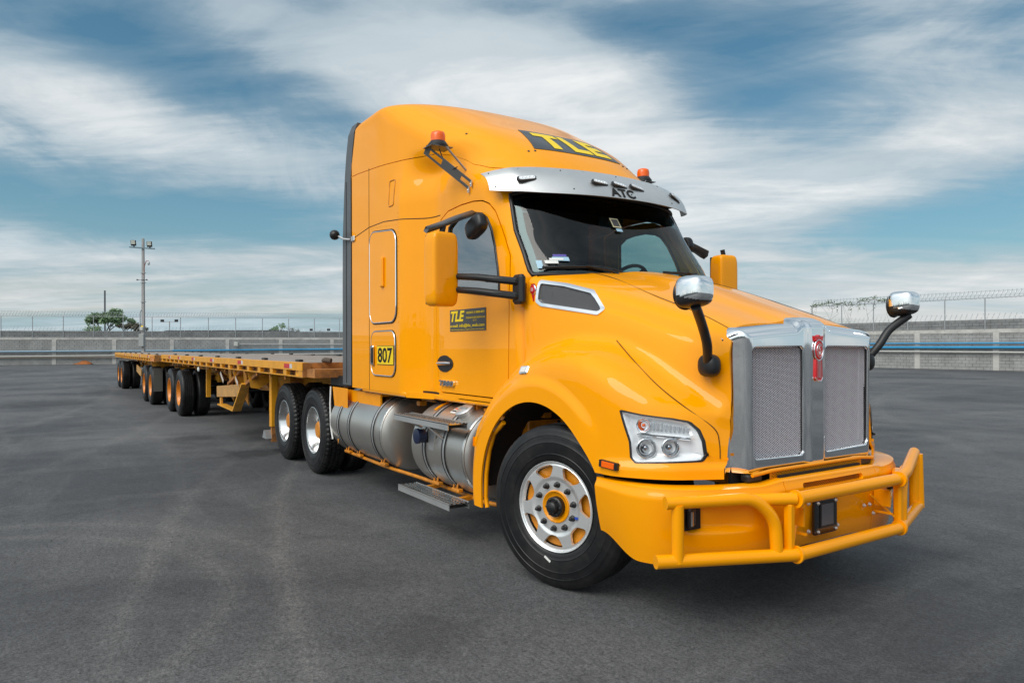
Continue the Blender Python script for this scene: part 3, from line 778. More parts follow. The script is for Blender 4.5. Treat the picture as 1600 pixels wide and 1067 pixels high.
# centre bulge highlight seam lines
def hood_pt(x,zq=None,w_=None,off=0.0,z0=0.0):
    G=hood_grid(np.array([x-.01,x,x+.01])); g=G[1]
    if zq is not None: k=int(np.argmin(np.abs(g[:,2]-zq)+np.where(np.abs(g[:,1])>.6,0,9)))
    else: k=int(np.argmin(np.abs(-g[:,1]-w_)+np.where(g[:,2]>z0,0,9)))
    k=min(max(k,1),len(g)-2); n=np.cross(G[2,k]-G[0,k],g[k+1]-g[k-1]); n/=np.linalg.norm(n); n=n if (n[2]-n[1])>0 else -n
    return Vector(g[k]+n*off),Vector(n)
for sg in(1,-1):
    P=[hood_pt(x,w_=w_,z0=1.5,off=.0012)[0] for x,w_ in((-.36,.55),(-.1,.57),(.3,.60),(.7,.61),(.97,.63))]
    MB().tube([Vector((p.x,p.y*sg,p.z-.001)) for p in curve_on([tuple(p) for p in P],sub=6)] if False else [Vector((p[0],p[1]*sg,p[2]+.0005)) for p in curve_on([tuple(p) for p in P],sub=6)],.0022,6).build('hood_seam',SEAM,HOOD)
    P=[hood_pt(x,zq=z,off=.0022)[0] for x,z in((.28,1.60),(.5,1.47),(.7,1.335),(.85,1.22),(.955,1.10),(.975,1.02),(.98,.93))]
    MB().tube([Vector((p[0],p[1]*sg,p[2])) for p in curve_on([tuple(p) for p in P],sub=6)],.0025,6).build('fender_seam',SEAM,HOOD)
# intake: chrome surround and dark mesh
for sg in(1,-1):
    ring=attr_clip(HPt,[sdi+.012,.010-sdi]).offset(.008); ring=ring if sg==1 else ring.mirror()
    fr_=ring.build('intake_surround',CHROME,HOOD,.02)
    back=attr_clip(HPt,[sdi+.01]).offset(-.05); back=back if sg==1 else back.mirror(); back.build('intake_backing',SEAM,HOOD)
    m=MB(); 
    def ip(x,z): return hood_pt(x,zq=z,off=-.012)
    xs2=np.linspace(-.48,.11,14); cache={}
    G=hood_grid(np.linspace(-.5,.13,40))
    def P_(x,z):
        i=int(round((x+.5)/.63*39)); i=min(max(i,0),39); g=G[i]; k=np.argmin(np.abs(g[:,2]-z)+np.where(np.abs(g[:,1])>.6,0,9)); return (x,(g[k,1]+.012)*sg,z)
    X_=np.linspace(-.5,.13,46)
    for row in np.linspace(1.76,2.04,19):
        for ph in(0,1):
            seg=[]
            for i,x in enumerate(X_):
                z=row+(.0078 if (i+ph)%2 else -.0078); seg.append((x,z))
            ins=sdpoly(np.array([s[0] for s in seg]),np.array([s[1] for s in seg]),INT)>-.004
            for i in range(len(seg)-1):
                if ins[i] and ins[i+1]:
                    a=Vector(P_(*seg[i]));b=Vector(P_(*seg[i+1])); t=Vector((0,0,.0030)); m.add([a-t,b-t,b+t,a+t],[(0,1,2,3)])
    tag(m.build('intake_mesh',mat('dark_mesh_metal',(.20,.20,.21),.35,.5),HOOD),kind='stuff')
# small red maker emblem on the hood side, behind the intake
for sg in(-1,1):
    q_,nq=hood_pt(-.497,zq=1.965); c=Vector((q_.x,-sg*q_.y,q_.z)) if False else Vector((q_.x,sg*(abs(q_.y)+.002),q_.z))
    pl=MB().lathe([(.036,-.004),(.036,.006),(.030,.010),(0,.011)],c,(0,sg,0),20); em=pl.build('maker_emblem',RED,HOOD)
    MB().lathe([(.037,.0),(.037,.007),(.034,.009)],c,(0,sg,0),20).build('emblem_rim',CHROME,em)
    MB().box(c+Vector((0,0,-.055)),(.032,.012,.06)).build('emblem_tail',RED,em)
    MB().box(c+Vector((0,sg*.002,.036)),(.034,.012,.012)).build('emblem_crown',RED,em)
    fit_text('KW',lambda u,v,h:(c.x+.026*(u-.5)*(-sg),c.y+sg*(.012+h*.02),c.z-.012+.026*v),'emblem_lettering',WHITE,em,.01)
# marker light on the fender
for sg in(1,-1):
    p,n=hood_pt(-.33,zq=1.405); p.y*=sg;n.y*=sg; u=Vector((1,0,0)); u=(u-n*u.dot(n)).normalized(); v=n.cross(u)
    m=MB(); m.prism(rrect(.12,.062,.014),p-n*.004,u,v,.014,bev=.008); a=m.build('fender_marker',CHROME,HOOD); m=MB(); m.prism(rrect(.07,.036,.006),p+n*.010,u,v,.003); m.build('marker_lens',WHITE,a)
    a_=hood_pt(.50,zq=.885)[0];b_=hood_pt(.60,zq=.885)[0];p,n=hood_pt(.55,zq=.885); u=(b_-a_).normalized(); 
    n=Vector((0,0,1)).cross(u); n=n if n.y<0 else -n; p.y*=sg;n.y*=sg;u.y*=sg; v=n.cross(u)
    m=MB(); m.prism(rrect(.135,.042,.004),p-n*.01,u,v,.022); a=m.build('side_marker',BLACK,HOOD); m=MB(); m.prism(rrect(.092,.034,.003),p+n*.012,u,v,.006,bev=.003); m.build('marker_lens',AMBER,a)
# ---- headlights
for sg in(1,-1):
    mir=lambda q:(q if sg==1 else q.mirror())
    gr=attr_clip(HPt,[sdh+.007,.002-sdh]).offset(.002); rim_=mir(gr).build('headlight',BLACK,TR,.022)
    lens=mir(attr_clip(HPt,[sdh+.002]).offset(.004)).build('headlight_lens',LENS,rim_)
    # faceted chrome housing behind the lens
    hb=attr_clip(HPt,[sdh+.008]); d_=sdpoly(hb.P[:,0],hb.P[:,2],HL); zf=hb.P[:,2]
    dep=.008+.042*S(d_,.004,.03)
    hb.P=hb.P+np.array([-.60,.80,0.0])*dep[:,None]; hb.N=None
    # recompute normals from faces
    nn=np.zeros_like(hb.P)
    for f in hb.F:
        q=np.cross(hb.P[f[1]]-hb.P[f[0]],hb.P[f[2]]-hb.P[f[0]])
        for i in f: nn[i]+=q
    hb.N=nn/np.maximum(np.linalg.norm(nn,axis=1,keepdims=True),1e-9)
    mir(hb).build('reflector_housing',mat('reflector_chrome',(.98,.98,.98),.25,.15),rim_)
    # shelf between turn signal and main lamp
    a,n=hood_pt(.69,zq=1.06); b,n2=hood_pt(.900,zq=1.045); nm=(n+n2).normalized()
    for q in(a,b): q.y*=sg
    nm.y*=sg
    MB().bar(a-nm*.03,b-nm*.03,.045,.014,bev=.004).build('housing_shelf',CHROME,rim_)
    for cxh,czh,rz,rad in((.735,.985,0,.054),(.838,.992,0,.048)):
        p,n=hood_pt(cxh,zq=czh); p.y*=sg;n.y*=sg; nf=(n*.55+Vector((.85,sg*-.2,0))).normalized(); nf.z=0; nf.normalize()
        c=p-n*.010-nf*.036
        m=MB().lathe([(.012,-.02),(rad*.45,-.012),(rad*.8,.008),(rad,.032),(rad+.004,.032),(rad+.004,.02)],c,nf,28,sharp=(3,)); bo=m.build('reflector_bowl',CHROME,rim_)
        MB().lathe([(.016,-.02),(.016,.012),(.011,.02),(0,.021)],c,nf,16).build('bulb_shield',mat('bulb_grey',(.35,.36,.38),.2,1),bo)
        MB().lathe([(rad*.62,.018),(rad*.70,.022),(rad*.72,.016)],c,nf,28).build('bowl_ring',STEEL,bo)
    p,n=hood_pt(.715,zq=1.115); p.y*=sg;n.y*=sg
    m=MB().lathe([(.008,-.02),(.03,-.008),(.038,.012),(.041,.012),(.041,0)],p-n*.036,n,24); tb=m.build('signal_bowl',CHROME,rim_)
    MB().lathe([(.009,-.01),(.009,.004),(.005,.010),(0,.011)],p-n*.034,n,12).build('signal_bulb',AMBER,tb)
    # ribbed strip lamp
    a,na=hood_pt(.765,zq=1.112); b,nb=hood_pt(.890,zq=1.088); a.y*=sg;b.y*=sg;nm=(na+nb).normalized();nm.y*=sg
    m=MB(); 
    for k in range(9):
        q=a.lerp(b,k/8)-nm*.03; m.box(q,(.016,.016,.048-.002*k),Matrix.Rotation(sg*(.9+.05*k),3,'Z'),bev=.004)
    m.build('strip_lamp',mat('clear_block',(.80,.83,.86),.08,.6,coat=1),rim_)
# ================================================================ GRILLE
def gw(z): return np.interp(z,[.84,1.2,1.5,1.58,1.64,1.70],[.668,.676,.684,.690,.692,.692])
def gfront(y,z):
    a=np.abs(y)*.70/gw(z); e=S(a,.575,.70); x=1.062-.11*e**2.2
    x=x+.020*(1-S(a,.06,.105))            # centre bar stands proud
    return x-.012*S(-z,-.87,-.825)
HPR=hood_prof(np.array([.955]))[0]
def gtop(y):
    a=abs(y)*.67/.70
    return 1.708-.045*(a/.66)**1.4+.030*(1-float(S(a,.10,.165)))-.055*float(S(a,.60,.675))
NT=120; ys=np.linspace(-.70,.70,144); GG=np.zeros((144,NT,3))
for i,y in enumerate(ys):
    zt=gtop(y); R1=.07
    for j,t in enumerate(np.linspace(0,1,NT)):
        if t<.78: z=.842+(zt-R1-.842)*t/.78; dx=0
        else:
            th=(t-.78)/.22*math.pi/2; z=zt-R1+R1*math.sin(th); dx=.125*(1-math.cos(th))
        y2=y/.70*float(gw(z)); x0=float(gfront(0.0,z)) if abs(y2)<.09 else 1.062; oe=max(0.0,x0-float(gfront(y2,z))); xx=x0-(oe**3+dx**3)**(1/3) if abs(y2)>.2 else float(gfront(y2,z))-dx
        if t>=.78: xx=max(xx,.925)
        GG[i,j]=(xx,y2,z)
def gshape(y,z): return gfront(y,z)
GP=Patch(GG); 
if GP.N[144*20][0]<0: GP=Patch(GG,flip=True)
gy,gz=GP.P[:,1],GP.P[:,2]
def open_poly(s): return [(s*y,z) for y,z in [(.105,1.545),(.13,1.565),(.555,1.560),(.582,1.54),(.572,.945),(.548,.915),(.125,.905),(.105,.925)]]
o1=sdpoly(gy,gz,open_poly(1));o2=sdpoly(gy,gz,open_poly(-1))
GR=attr_clip(GP,[-o1,-o2]).build('grille_surround',CHROME,TR,.06)
# side return of the surround
for sg in(-1,1):
    m=MB(); V=[];F=[]
    for j,z in enumerate(np.linspace(.824,1.60,24)):
        yy=float(gw(z))
        V+=[(float(gshape(np.array(yy),np.array(z))),sg*yy,z),(.945,sg*(yy+.004),z)]
    for j in range(23): F.append((2*j,2*j+1,2*j+3,2*j+2))
    m.add(V,F,True); m.build('surround_return',CHROME,GR)
MB().box((.93,0,1.24),(.02,1.30,.75)).build('radiator_backing',SEAM,GR)
for s in(1,-1):
    m=MB(); pol=open_poly(s); cols=21; xs3=np.linspace(.10,.59,cols); dz=.0140; zz_=np.arange(.89,1.58,dz); hw=(xs3[1]-xs3[0])
    th=.0025
    for c_i,x0 in enumerate(xs3):
        for ph in(0,1):
            pts=[]
            for k,z in enumerate(zz_):
                pts.append((s*(x0+hw*(1.0 if (k+ph)%2 else 0.0)),z))
            ins=sdpoly(np.array([p[0] for p in pts]),np.array([p[1] for p in pts]),pol)>-.012
            for k in range(len(pts)-1):
                if ins[k] and ins[k+1]:
                    a=pts[k];b=pts[k+1]
                    V=[(1.032,a[0]-th,a[1]),(1.036,a[0]+th,a[1]),(1.036,b[0]+th,b[1]),(1.032,b[0]-th,b[1])]
                    m.add(V,[(0,1,2,3)])
    o=m.build('grille_mesh',mat('bright_mesh_metal',(.62,.615,.66),.30,.4),GR); tag(o,kind='stuff')
    # bright lip inside each opening
    m=MB(); P=[Vector((1.052,y,z)) for y,z in pol]; m.tube(rbend(P+[P[0]],.03),.008,6); m.build('opening_lip',CHROME,GR)
# emblem
em=MB(); oval=[(.040*math.cos(a),.058*math.sin(a)) for a in np.linspace(0,2*math.pi,28,endpoint=False)]
X0=1.082
em.prism(oval,(X0,0,1.535),(0,1,0),(0,0,1),.014,bev=.006); EM=em.build('grille_emblem',RED,GR)
m=MB(); m.tube([(X0+.008,1.12*y,1.535+1.08*z) for y,z in oval],.005,6,closed=True,cap=False); m.tube([(X0+.015,.72*y,1.532+.68*z) for y,z in oval],.0022,6,closed=True,cap=False); m.build('emblem_ring',CHROME,EM)
m=MB(); m.prism([(-.034,.0),(-.040,.032),(-.018,.026),(0,.038),(.018,.026),(.040,.032),(.034,0)],(X0,0,1.590),(0,1,0),(0,0,1),.012); m.build('emblem_crown',RED,EM)
m=MB(); m.prism([(-.030,0),(-.034,-.115),(-.020,-.128),(.020,-.128),(.034,-.115),(.030,0)],(X0-.002,0,1.480),(0,1,0),(0,0,1),.012); m.build('emblem_tail',RED,EM)
m=MB()
for y in(-.013,0,.013): m.tube([(X0+.011,y,1.470),(X0+.011,y*1.1,1.368)],.0028,6)
m.tube([(X0+.008,-.036,1.37),(X0+.012,-.018,1.350),(X0+.012,.018,1.350),(X0+.008,.036,1.37)],.004,6)
m.build('emblem_bars',CHROME,EM)
fit_text('K',lambda u,v,h:(X0+.0145+h*.02,-.011+.022*u,1.537+.028*v),'emblem_lettering',WHITE,EM,.02,.02)
fit_text('W',lambda u,v,h:(X0+.0145+h*.02,-.015+.030*u,1.505+.026*v),'emblem_lettering',WHITE,EM,.02,.02)
# ================================================================ BUMPER
def bplan(v,n=120):
    """outline of the bumper at height param v: 0 bottom..1 top, right half from the wheel round to the centre"""
    tk=.05*(1-v)**1.6+.018*S(v,.86,1.0)
    pts=np.array([(.44,1.215),(.60,1.215),(.78,1.205),(.93,1.12),(1.05,.95),(1.135,.74),(1.175,.56),(1.19,.45),(1.195,.25),(1.20,0)],float)
    q=bspl(pts[None],n)[0]
    t=np.gradient(q,axis=0); nn=np.stack([-t[:,1],t[:,0]],-1); nn/=np.linalg.norm(nn,axis=1,keepdims=True); nn=np.where((nn[:,:1]*1+nn[:,1:]*1)<0,-nn,nn)
    q=q-nn*tk; return q
VV=np.linspace(0,1,50); BG=np.zeros((120,50,3))
for j,v in enumerate(VV):
    q=bplan(v); 
    xx=q[:,0]; zb=.475-.11*S(xx,.45,.75)+.0*xx; zb=zb+.045*S(-np.abs(q[:,1]),-.7,-.2); zt=.785+.018*S(-q[:,1],-.62,-.45)
    BG[:,j,0]=q[:,0];BG[:,j,1]=-q[:,1];BG[:,j,2]=zb+(zt-zb)*v
# scooped pocket round the fog lamp
yy=-BG[...,1]; zz2=BG[...,2]
poc=S(yy,.60,.80)*(1-S(yy,.99,1.03))*S(zz2,.545,.585)*(1-S(zz2,.69,.715))
BG[...,0]-=.05*poc
# long dished recess of the side panels
BPt=Patch(BG)
if BPt.N[50*110+25][0]<0: BPt=Patch(BG,flip=True)
bx_,by_,bz_=BPt.P.T
FOG=[(1.075,.705),(.955,.705),(.955,.585),(1.075,.585)]
sdf=sdpoly(-by_,bz_,[(1.07,.70),(.965,.70),(.965,.59),(1.07,.59)])
side=attr_clip(BPt,[-by_-.455,-sdf])
BS,BS2=both(side,'bumper_end',PAINT,TR,.035)
slot=sdpoly(by_,bz_,rrect(.60,.035,.014,3,0,.762)); slotm=sdpoly(-by_,bz_,rrect(.60,.035,.014,3,0,.762))
ctr=attr_clip(BPt,[.449+by_*1.0 if False else .449-np.abs(by_),-np.maximum(slot,slotm)])
BC=ctr.build('bumper_centre',PAINT,TR,.035,extra=ctr.mirror())
# top shelf of the bumper
q=bplan(1.0); 
for sg in(-1,1):
    m=MB(); V=[];F=[]
    for i in range(120):
        zt=.785+.018*float(S(-q[i,1],-.62,-.45)); V+=[(q[i,0],sg*q[i,1],zt),(q[i,0]-.012,sg*(q[i,1]-.010),zt+.006),(max(q[i,0]-.10,.42),sg*max(q[i,1]-.09,0),zt+.002)]
    for i in range(119):
        a=i*3; F+=[(a,a+3,a+4,a+1),(a+1,a+4,a+5,a+2)]
    m.add(V,F,True); m.build('bumper_top',PAINT,TR)
# fog lamps
for sg in(-1,1):
    m=MB(); m.box((.925,sg*1.01,.645),(.16,.14,.14)); fl=m.build('fog_lamp',SEAM,TR)
    MB().box((1.008,sg*1.01,.645),(.03,.115,.105),Matrix.Rotation(-sg*.55,3,'Z'),bev=.01).build('fog_lamp_frame',BLACK,fl)
    MB().box((1.024,sg*1.018,.645),(.012,.085,.08),Matrix.Rotation(-sg*.55,3,'Z'),bev=.004).build('fog_lamp_lens',mat('fog_glass',(.30,.32,.33),.1,.6,coat=1),fl)
# mesh strips behind the bumper slot and under the grille
def mesh_strip(name,x,y0,y1,z0,z1,m_,parent,cell=.020,th=.0035):
    m=MB(); n=int((y1-y0)/cell); r=max(2,int((z1-z0)/(cell*.62)))
    for i in range(n):
        for j in range(r):
            ya=y0+i*cell;za=z0+(z1-z0)*j/r; yb=ya+cell;zb=z0+(z1-z0)*(j+1)/r; ym=(ya+yb)/2;zm=(za+zb)/2
            for (p,q) in(((ya,zm),(ym,zb)),((ym,zb),(yb,zm)),((yb,zm),(ym,za)),((ym,za),(ya,zm))):
                d=Vector((0,q[0]-p[0],q[1]-p[1])).normalized(); s_=Vector((0,-d.z,d.y))*th
                a=Vector((x,*p));b=Vector((x,*q)); m.add([a-s_,b-s_,b+s_,a+s_],[(0,1,2,3)])
    return tag(m.build(name,m_,parent),kind='stuff')
mesh_strip('slot_mesh',1.165,-.32,.32,.735,.79,ORANGE,BC)
MB().box((1.10,0,.76),(.02,.80,.12)).build('slot_backing',SEAM,BC)
mesh_strip('lower_grille_mesh',1.085,-.46,.46,.772,.850,PAINT2,TR,.024,.0035)
MB().box((.96,0,.80),(.02,1.30,.16)).build('lower_backing',SEAM,TR)
MB().tube([(1.075,-.60,.835),(1.085,-.44,.850),(1.085,.44,.850),(1.075,.60,.835)],.011,10).build('front_crosstube',PAINT2,TR)
for y,w_ in((-.55,.16),(.55,.16)): MB().box((1.03,y,.812),(.06,w_*.8,.045),bev=.01).build('hood_latch_block',BLACK,TR)
for sg in(-1,1):
    m=MB()
    m.box((1.02,sg*.67,.815),(.08,.12,.035),bev=.01); pass
# radar / plate box
m=MB(); m.box((1.200,-.115,.575),(.03,.215,.205),bev=.008); rb=m.build('radar_housing',GLOSSB,BC)
m=MB(); m.box((1.216,-.115,.585),(.012,.115,.125),bev=.003); m.build('radar_face',mat('grey_panel',(.10,.10,.11),.4),rb)
m=MB(); m.box((1.2155,-.115,.585),(.010,.135,.145)); m.build('radar_frame',BLACK,rb)
def bolts(pts,ax,r,name,mt,parent):
    m=MB()
    for p in pts: m.lathe([(r*1.5,0),(r*1.5,r*.4),(r,r*.4),(r,r*1.2),(r*.7,r*1.5),(0,r*1.5)],p,ax,8,smooth=False)
    return tag(m.build(name,mt,parent),kind='stuff')
bolts([(1.216,-.115+a*.085,.575+b*.082) for a in(-1,1) for b in(-1,1)],(1,0,0),.007,'housing_bolts',STEEL,rb)
bolts([(1.192,y,z) for y,z in((-.26,.66),(-.26,.50),(.02,.68),(.02,.50),(.30,.58),(.36,.58),(.36,.72),(.40,.52),(-.43,.50))],(1,0,0),.009,'bumper_bolts',STEEL,BC)
# ================================================================ BULL BAR
BB=MB(); T=.036; ZL,ZU=.435,.735
lowp=[(1.0,-1.27,ZL+.01),(1.30,-.51,ZL),(1.30,.51,ZL),(1.06,1.20,ZL+.01)]
BB.tube(rbend([Vector(p) for p in lowp],.05),T,16); BBo=BB.build('bull_bar',PAINT,TR)
m=MB(); m.tube([(1.29,-.52,ZU),(1.29,.52,ZU)],T,16); m.build('upper_tube',PAINT,BBo)
for sg in(-1,1):
    m=MB(); m.tube(rbend([Vector((1.02,sg*1.22,ZU+.012)),Vector((1.20,sg*.74,ZU+.012)),Vector((1.245,sg*.63,ZU-.10)),Vector((1.25,sg*.62,ZL+.02))],.09,8),T*.95,16); m.build('end_tube',PAINT,BBo)
    m=MB(); m.tube([(1.16,sg*.74,ZU-.002),(1.29,sg*.515,ZU)],T*.95,14); m.build('joining_tube',PAINT,BBo)
    m=MB(); m.tube([(1.05,sg*1.16,ZU-.0),(1.05,sg*1.16,ZL)],T*.9,14); m.build('outer_post',PAINT,BBo)
    m=MB(); m.bar((1.272,sg*.545,ZU-.02),(1.272,sg*.545,ZL+.02),.05,.05,up=(1,0,0),bev=.012); m.build('upright',PAINT,BBo)
    for z in(ZU,ZL):
      m=MB(); m.lathe([(T+.012,-.008),(T+.012,.008)],(1.295,sg*.515,z),(0,1,0),20); m.lathe([(T-.01,-.008),(T+.012,-.008)],(1.295,sg*.515,z),(0,1,0),20); m.lathe([(T+.012,.008),(T-.01,.008)],(1.295,sg*.515,z),(0,1,0),20)
      m.build('joint_collar',PAINT,BBo)
    m=MB(); m.box((1.235,sg*.43,.62),(.10,.012,.10)); m.box((1.245,sg*.43,.53),(.11,.012,.012)); m.bar((1.2,sg*.36,.64),(1.27,sg*.50,.50),.01,.01); m.build('mount_bracket',PAINT2,BBo)
# left-hand end loop seen past the grille
for sg in(-1,1):
    m=MB(); m.tube(rbend([Vector((1.29,sg*.52,ZU)),Vector((1.24,sg*.70,ZU+.02)),Vector((1.03,sg*1.20,ZU+.075))],.05),T,14); 
    if sg==1: m.build('end_tube',PAINT,BBo); MB().tube([(1.06,1.19,ZU+.07),(1.07,1.19,ZL)],T*.9,14).build('outer_post',PAINT,BBo)
# ================================================================ CHASSIS
m=MB()
for sg in(-1,1): m.box((-3.1,sg*.43,.86),(7.9,.09,.27),bev=.01)
for x in(-6.9,-6.2,-5.65,-5.0,-4.1,-3.3,-2.4,-1.5,-.6,.6): m.box((x,0,.84),(.10,.80,.20))
m.build('chassis_frame',ORANGE,TR)
for x in(0,-5.0,-6.32):
    MB().tube([(x,-.95,.52),(x,-.45,.50 if x else .44),(x,.45,.50 if x else .44),(x,.95,.52)],.07,12).build('axle',BLACK,TR)
for x in(-5.0,-6.32): MB().lathe([(0,-.2),(.12,-.18),(.21,-.05),(.21,.05),(.12,.18),(0,.2)],(x,0,.54),(1,0,0),20).build('differential',BLACK,TR)
m=MB(); m.box((-1.6,0,.75),(2.2,.6,.45),bev=.05); m.box((-3.6,0,.70),(1.6,.16,.16)); m.build('gearbox',SEAM,TR)
# fifth wheel
m=MB(); m.lathe([(0,1.175),(.46,1.175),(.46,1.14),(0,1.14)],(-5.62,0,0),(0,0,1),32,sharp=(1,2)); m.box((-5.62,0,1.07),(.5,.9,.14)); m.build('fifth_wheel',BLACK,TR)
# frame gear under the door (brackets, hoses)
m=MB(); rg=random.Random(3)
for k in range(26):
    x=-2.55+rg.random()*1.9; y=-.62-.35*rg.random(); z=1.00+.07*rg.random(); m.box((x,y,z),(.04+.12*rg.random(),.03+.05*rg.random(),.02+.06*rg.random()),bev=.006)
m.box((-1.65,-.80,1.055),(2.1,.06,.05)); m.build('step_brackets',ORANGE,TR)
m=MB()
for k in range(6):
    x=-2.6+.3*k; m.tube([(x,-.7,1.05),(x+.15,-.86,1.08),(x+.33,-.84,1.03),(x+.45,-.6,.98)],.012,8)
m.build('air_hoses',BLACK,TR)
# deck plate / guard behind the sleeper
m=MB(); m.box((-3.75,-.62,1.06),(1.25,.95,.02)); m.box((-3.62,-1.095,1.005),(1.05,.02,.15)); gd=m.build('deck_plate',PAINT2,TR)
MB().tube([(-4.43,-1.175,1.10),(-4.41,-1.19,.90),(-4.36,-1.20,.65),(-4.29,-1.20,.50)],.010,8).build('guard_edge',mat('white_edge',(.7,.7,.68),.5),gd)
MB().add([(-4.41,-1.16,1.10),(-3.9,-1.16,1.10),(-3.9,-1.16,.88),(-4.10,-1.16,.80),(-4.22,-1.16,.45)],[(0,1,2,3,4)]).build('guard_panel',PAINT2,gd)
m=MB(); m.tube([(-4.32,-1.12,.93),(-4.05,-1.12,.95)],.025,12); m.build('grab_tube',WHITE,gd)
m=MB(); m.tube([(-4.10,-1.12,1.10),(-4.0,-1.12,1.125),(-3.75,-1.12,1.12)],.008,8); m.build('grab_rail',BLACK,gd)
MB().box((-4.45,-.72,1.16),(.62,.70,.13),bev=.01).build('deck_box',BLACK,TR)
MB().box((-3.45,-1.12,1.135),(.28,.02,.035)).build('vent_plate',SEAM,TR)
# rear work light ball
m=MB(); m.lathe([(0,-.05),(.035,-.045),(.055,-.02),(.055,.01),(.03,.045),(0,.05)],(-4.06,-1.25,2.82),(.9,-.3,.2),16); wl=m.build('work_light',BLACK,TR)
MB().tube([(-4.02,-1.22,2.80),(-3.93,-1.19,2.76),(-3.80,-1.16,2.74)],.012,8).build('light_arm',STEEL,wl); MB().box((-3.72,-1.16,2.74),(.10,.02,.06),bev=.008).build('light_foot',STEEL,wl)
# ---- fuel tanks
def tank(x0,x1,straps,name='fuel_tank'):
    c=(0,-.838,.695); r=.372
    m=MB().lathe([(0,x0-.06),(.16,x0-.055),(.29,x0-.03),(.355,x0),(r,x0+.012),(r,x1-.012),(r-.006,x1),(.358,x1+.002),(.335,x1+.018),(.28,x1+.035),(.14,x1+.055),(0,x1+.06)],c,(1,0,0),72,sharp=(4,5,6,7)); tk=m.build(name,TANK,TR)
    m=MB().lathe([(r+.001,0),(r+.005,.004),(r+.001,.010)],(x1-.02,*c[1:]),(1,0,0),72); m.build('end_seam',ALU,tk)
    for x in straps:
        for dx in(-.024,.024):
            m=MB().lathe([(r,-.006),(r+.009,-.004),(r+.009,.004),(r,.006)],(x+dx,*c[1:]),(1,0,0),72); m.build('strap_edge',BLACK,tk)
        m=MB().lathe([(r+.002,-.019),(r+.006,-.017),(r+.006,.017),(r+.002,.019)],(x,*c[1:]),(1,0,0),72); m.build('tank_strap',STEEL,tk)
        # hanger below
        m=MB(); m.lathe([(r+.03,-.06),(r+.03,.06)],(x,*c[1:]),(1,0,0),60); m.lathe([(r+.012,-.06),(r+.03,-.06)],(x,*c[1:]),(1,0,0),60)
        keep=[f for f in m.f if all(m.v[i][2]<c[2]-.22 for i in f) ]; sm=[True]*len(keep); 
        m=MB(); m.box((x,-1.08,.375),(.12,.05,.03),bev=.006); m.tube([(x-.03,-1.10,.38),(x-.03,-1.09,.44)],.008,8); m.tube([(x+.03,-1.10,.38),(x+.03,-1.09,.44)],.008,8); m.build('hanger_foot',ORANGE,tk)
    return tk,c,r
tk1,c1,r1=tank(-4.36,-2.84,(-4.08,-3.74,-3.05)); tk2,c2,r2=tank(-2.13,-1.17,(-1.86,-1.50))
m=MB(); m.tube(rbend([Vector((-4.25,-1.06,.36)),Vector((-3.0,-1.04,.335)),Vector((-2.4,-.98,.325)),Vector((-1.1,-1.0,.32)),Vector((-.85,-.9,.33))],.3),.018,8); m.build('lower_rail',ORANGE,TR)
def cap_on(x,ang,tk,c,r,rad,mt,nm='filler_cap'):
    d=Vector((0,-math.sin(ang),math.cos(ang))); p=Vector((x,c[1],c[2]))+d*(r-.01)
    o=MB().lathe([(rad*.9,0),(rad*.9,.03),(rad,.032),(rad,.055),(rad*.9,.062),(0,.064)],p,d,24,sharp=(1,2,3)).build(nm,mt,tk)
    MB().box(p+d*.068,(rad*1.3,.018,.012)).build('cap_grip',mt,o); return p,d
cap_on(-4.02,.35,tk1,c1,r1,.075,STEEL); cap_on(-1.42,.55,tk2,c2,r2,.085,STEEL)
for tk,xx,c in((tk1,-3.86,c1),(tk2,-1.62,c2)):
    G=[]
    for a in np.linspace(.30,.62,5): G.append([(x,c[1]-math.sin(a)*(r1+.0025),c[2]+math.cos(a)*(r1+.0025)) for x in(xx-.06,xx+.06)])
    p=Patch(np.array(G)); p=p if p.N[0][2]>0 else Patch(np.array(G),flip=True); st_=p.build('warning_sticker',WHITE,tk)
    for i,mt in enumerate((YEL,AMBER,SGREY)):
        G=[]
        for a in np.linspace(.34+.09*i,.39+.09*i,3): G.append([(x,c[1]-math.sin(a)*(r1+.004),c[2]+math.cos(a)*(r1+.004)) for x in(xx-.05,xx+.02*i)])
        p=Patch(np.array(G)); p=p if p.N[0][2]>0 else Patch(np.array(G),flip=True); p.build('sticker_print',mt,st_)
m=MB(); G=[]
for a in np.linspace(-.1,.62,10): G.append([(x,c2[1]-math.sin(a)*(r1+.01),c2[2]+math.cos(a)*(r1+.01)) for x in(-1.97,-1.93)])
p=Patch(np.array(G)); p=p if p.N[0][2]>0 else Patch(np.array(G),flip=True); p.build('yellow_strap',PAINT2,tk2,.008)
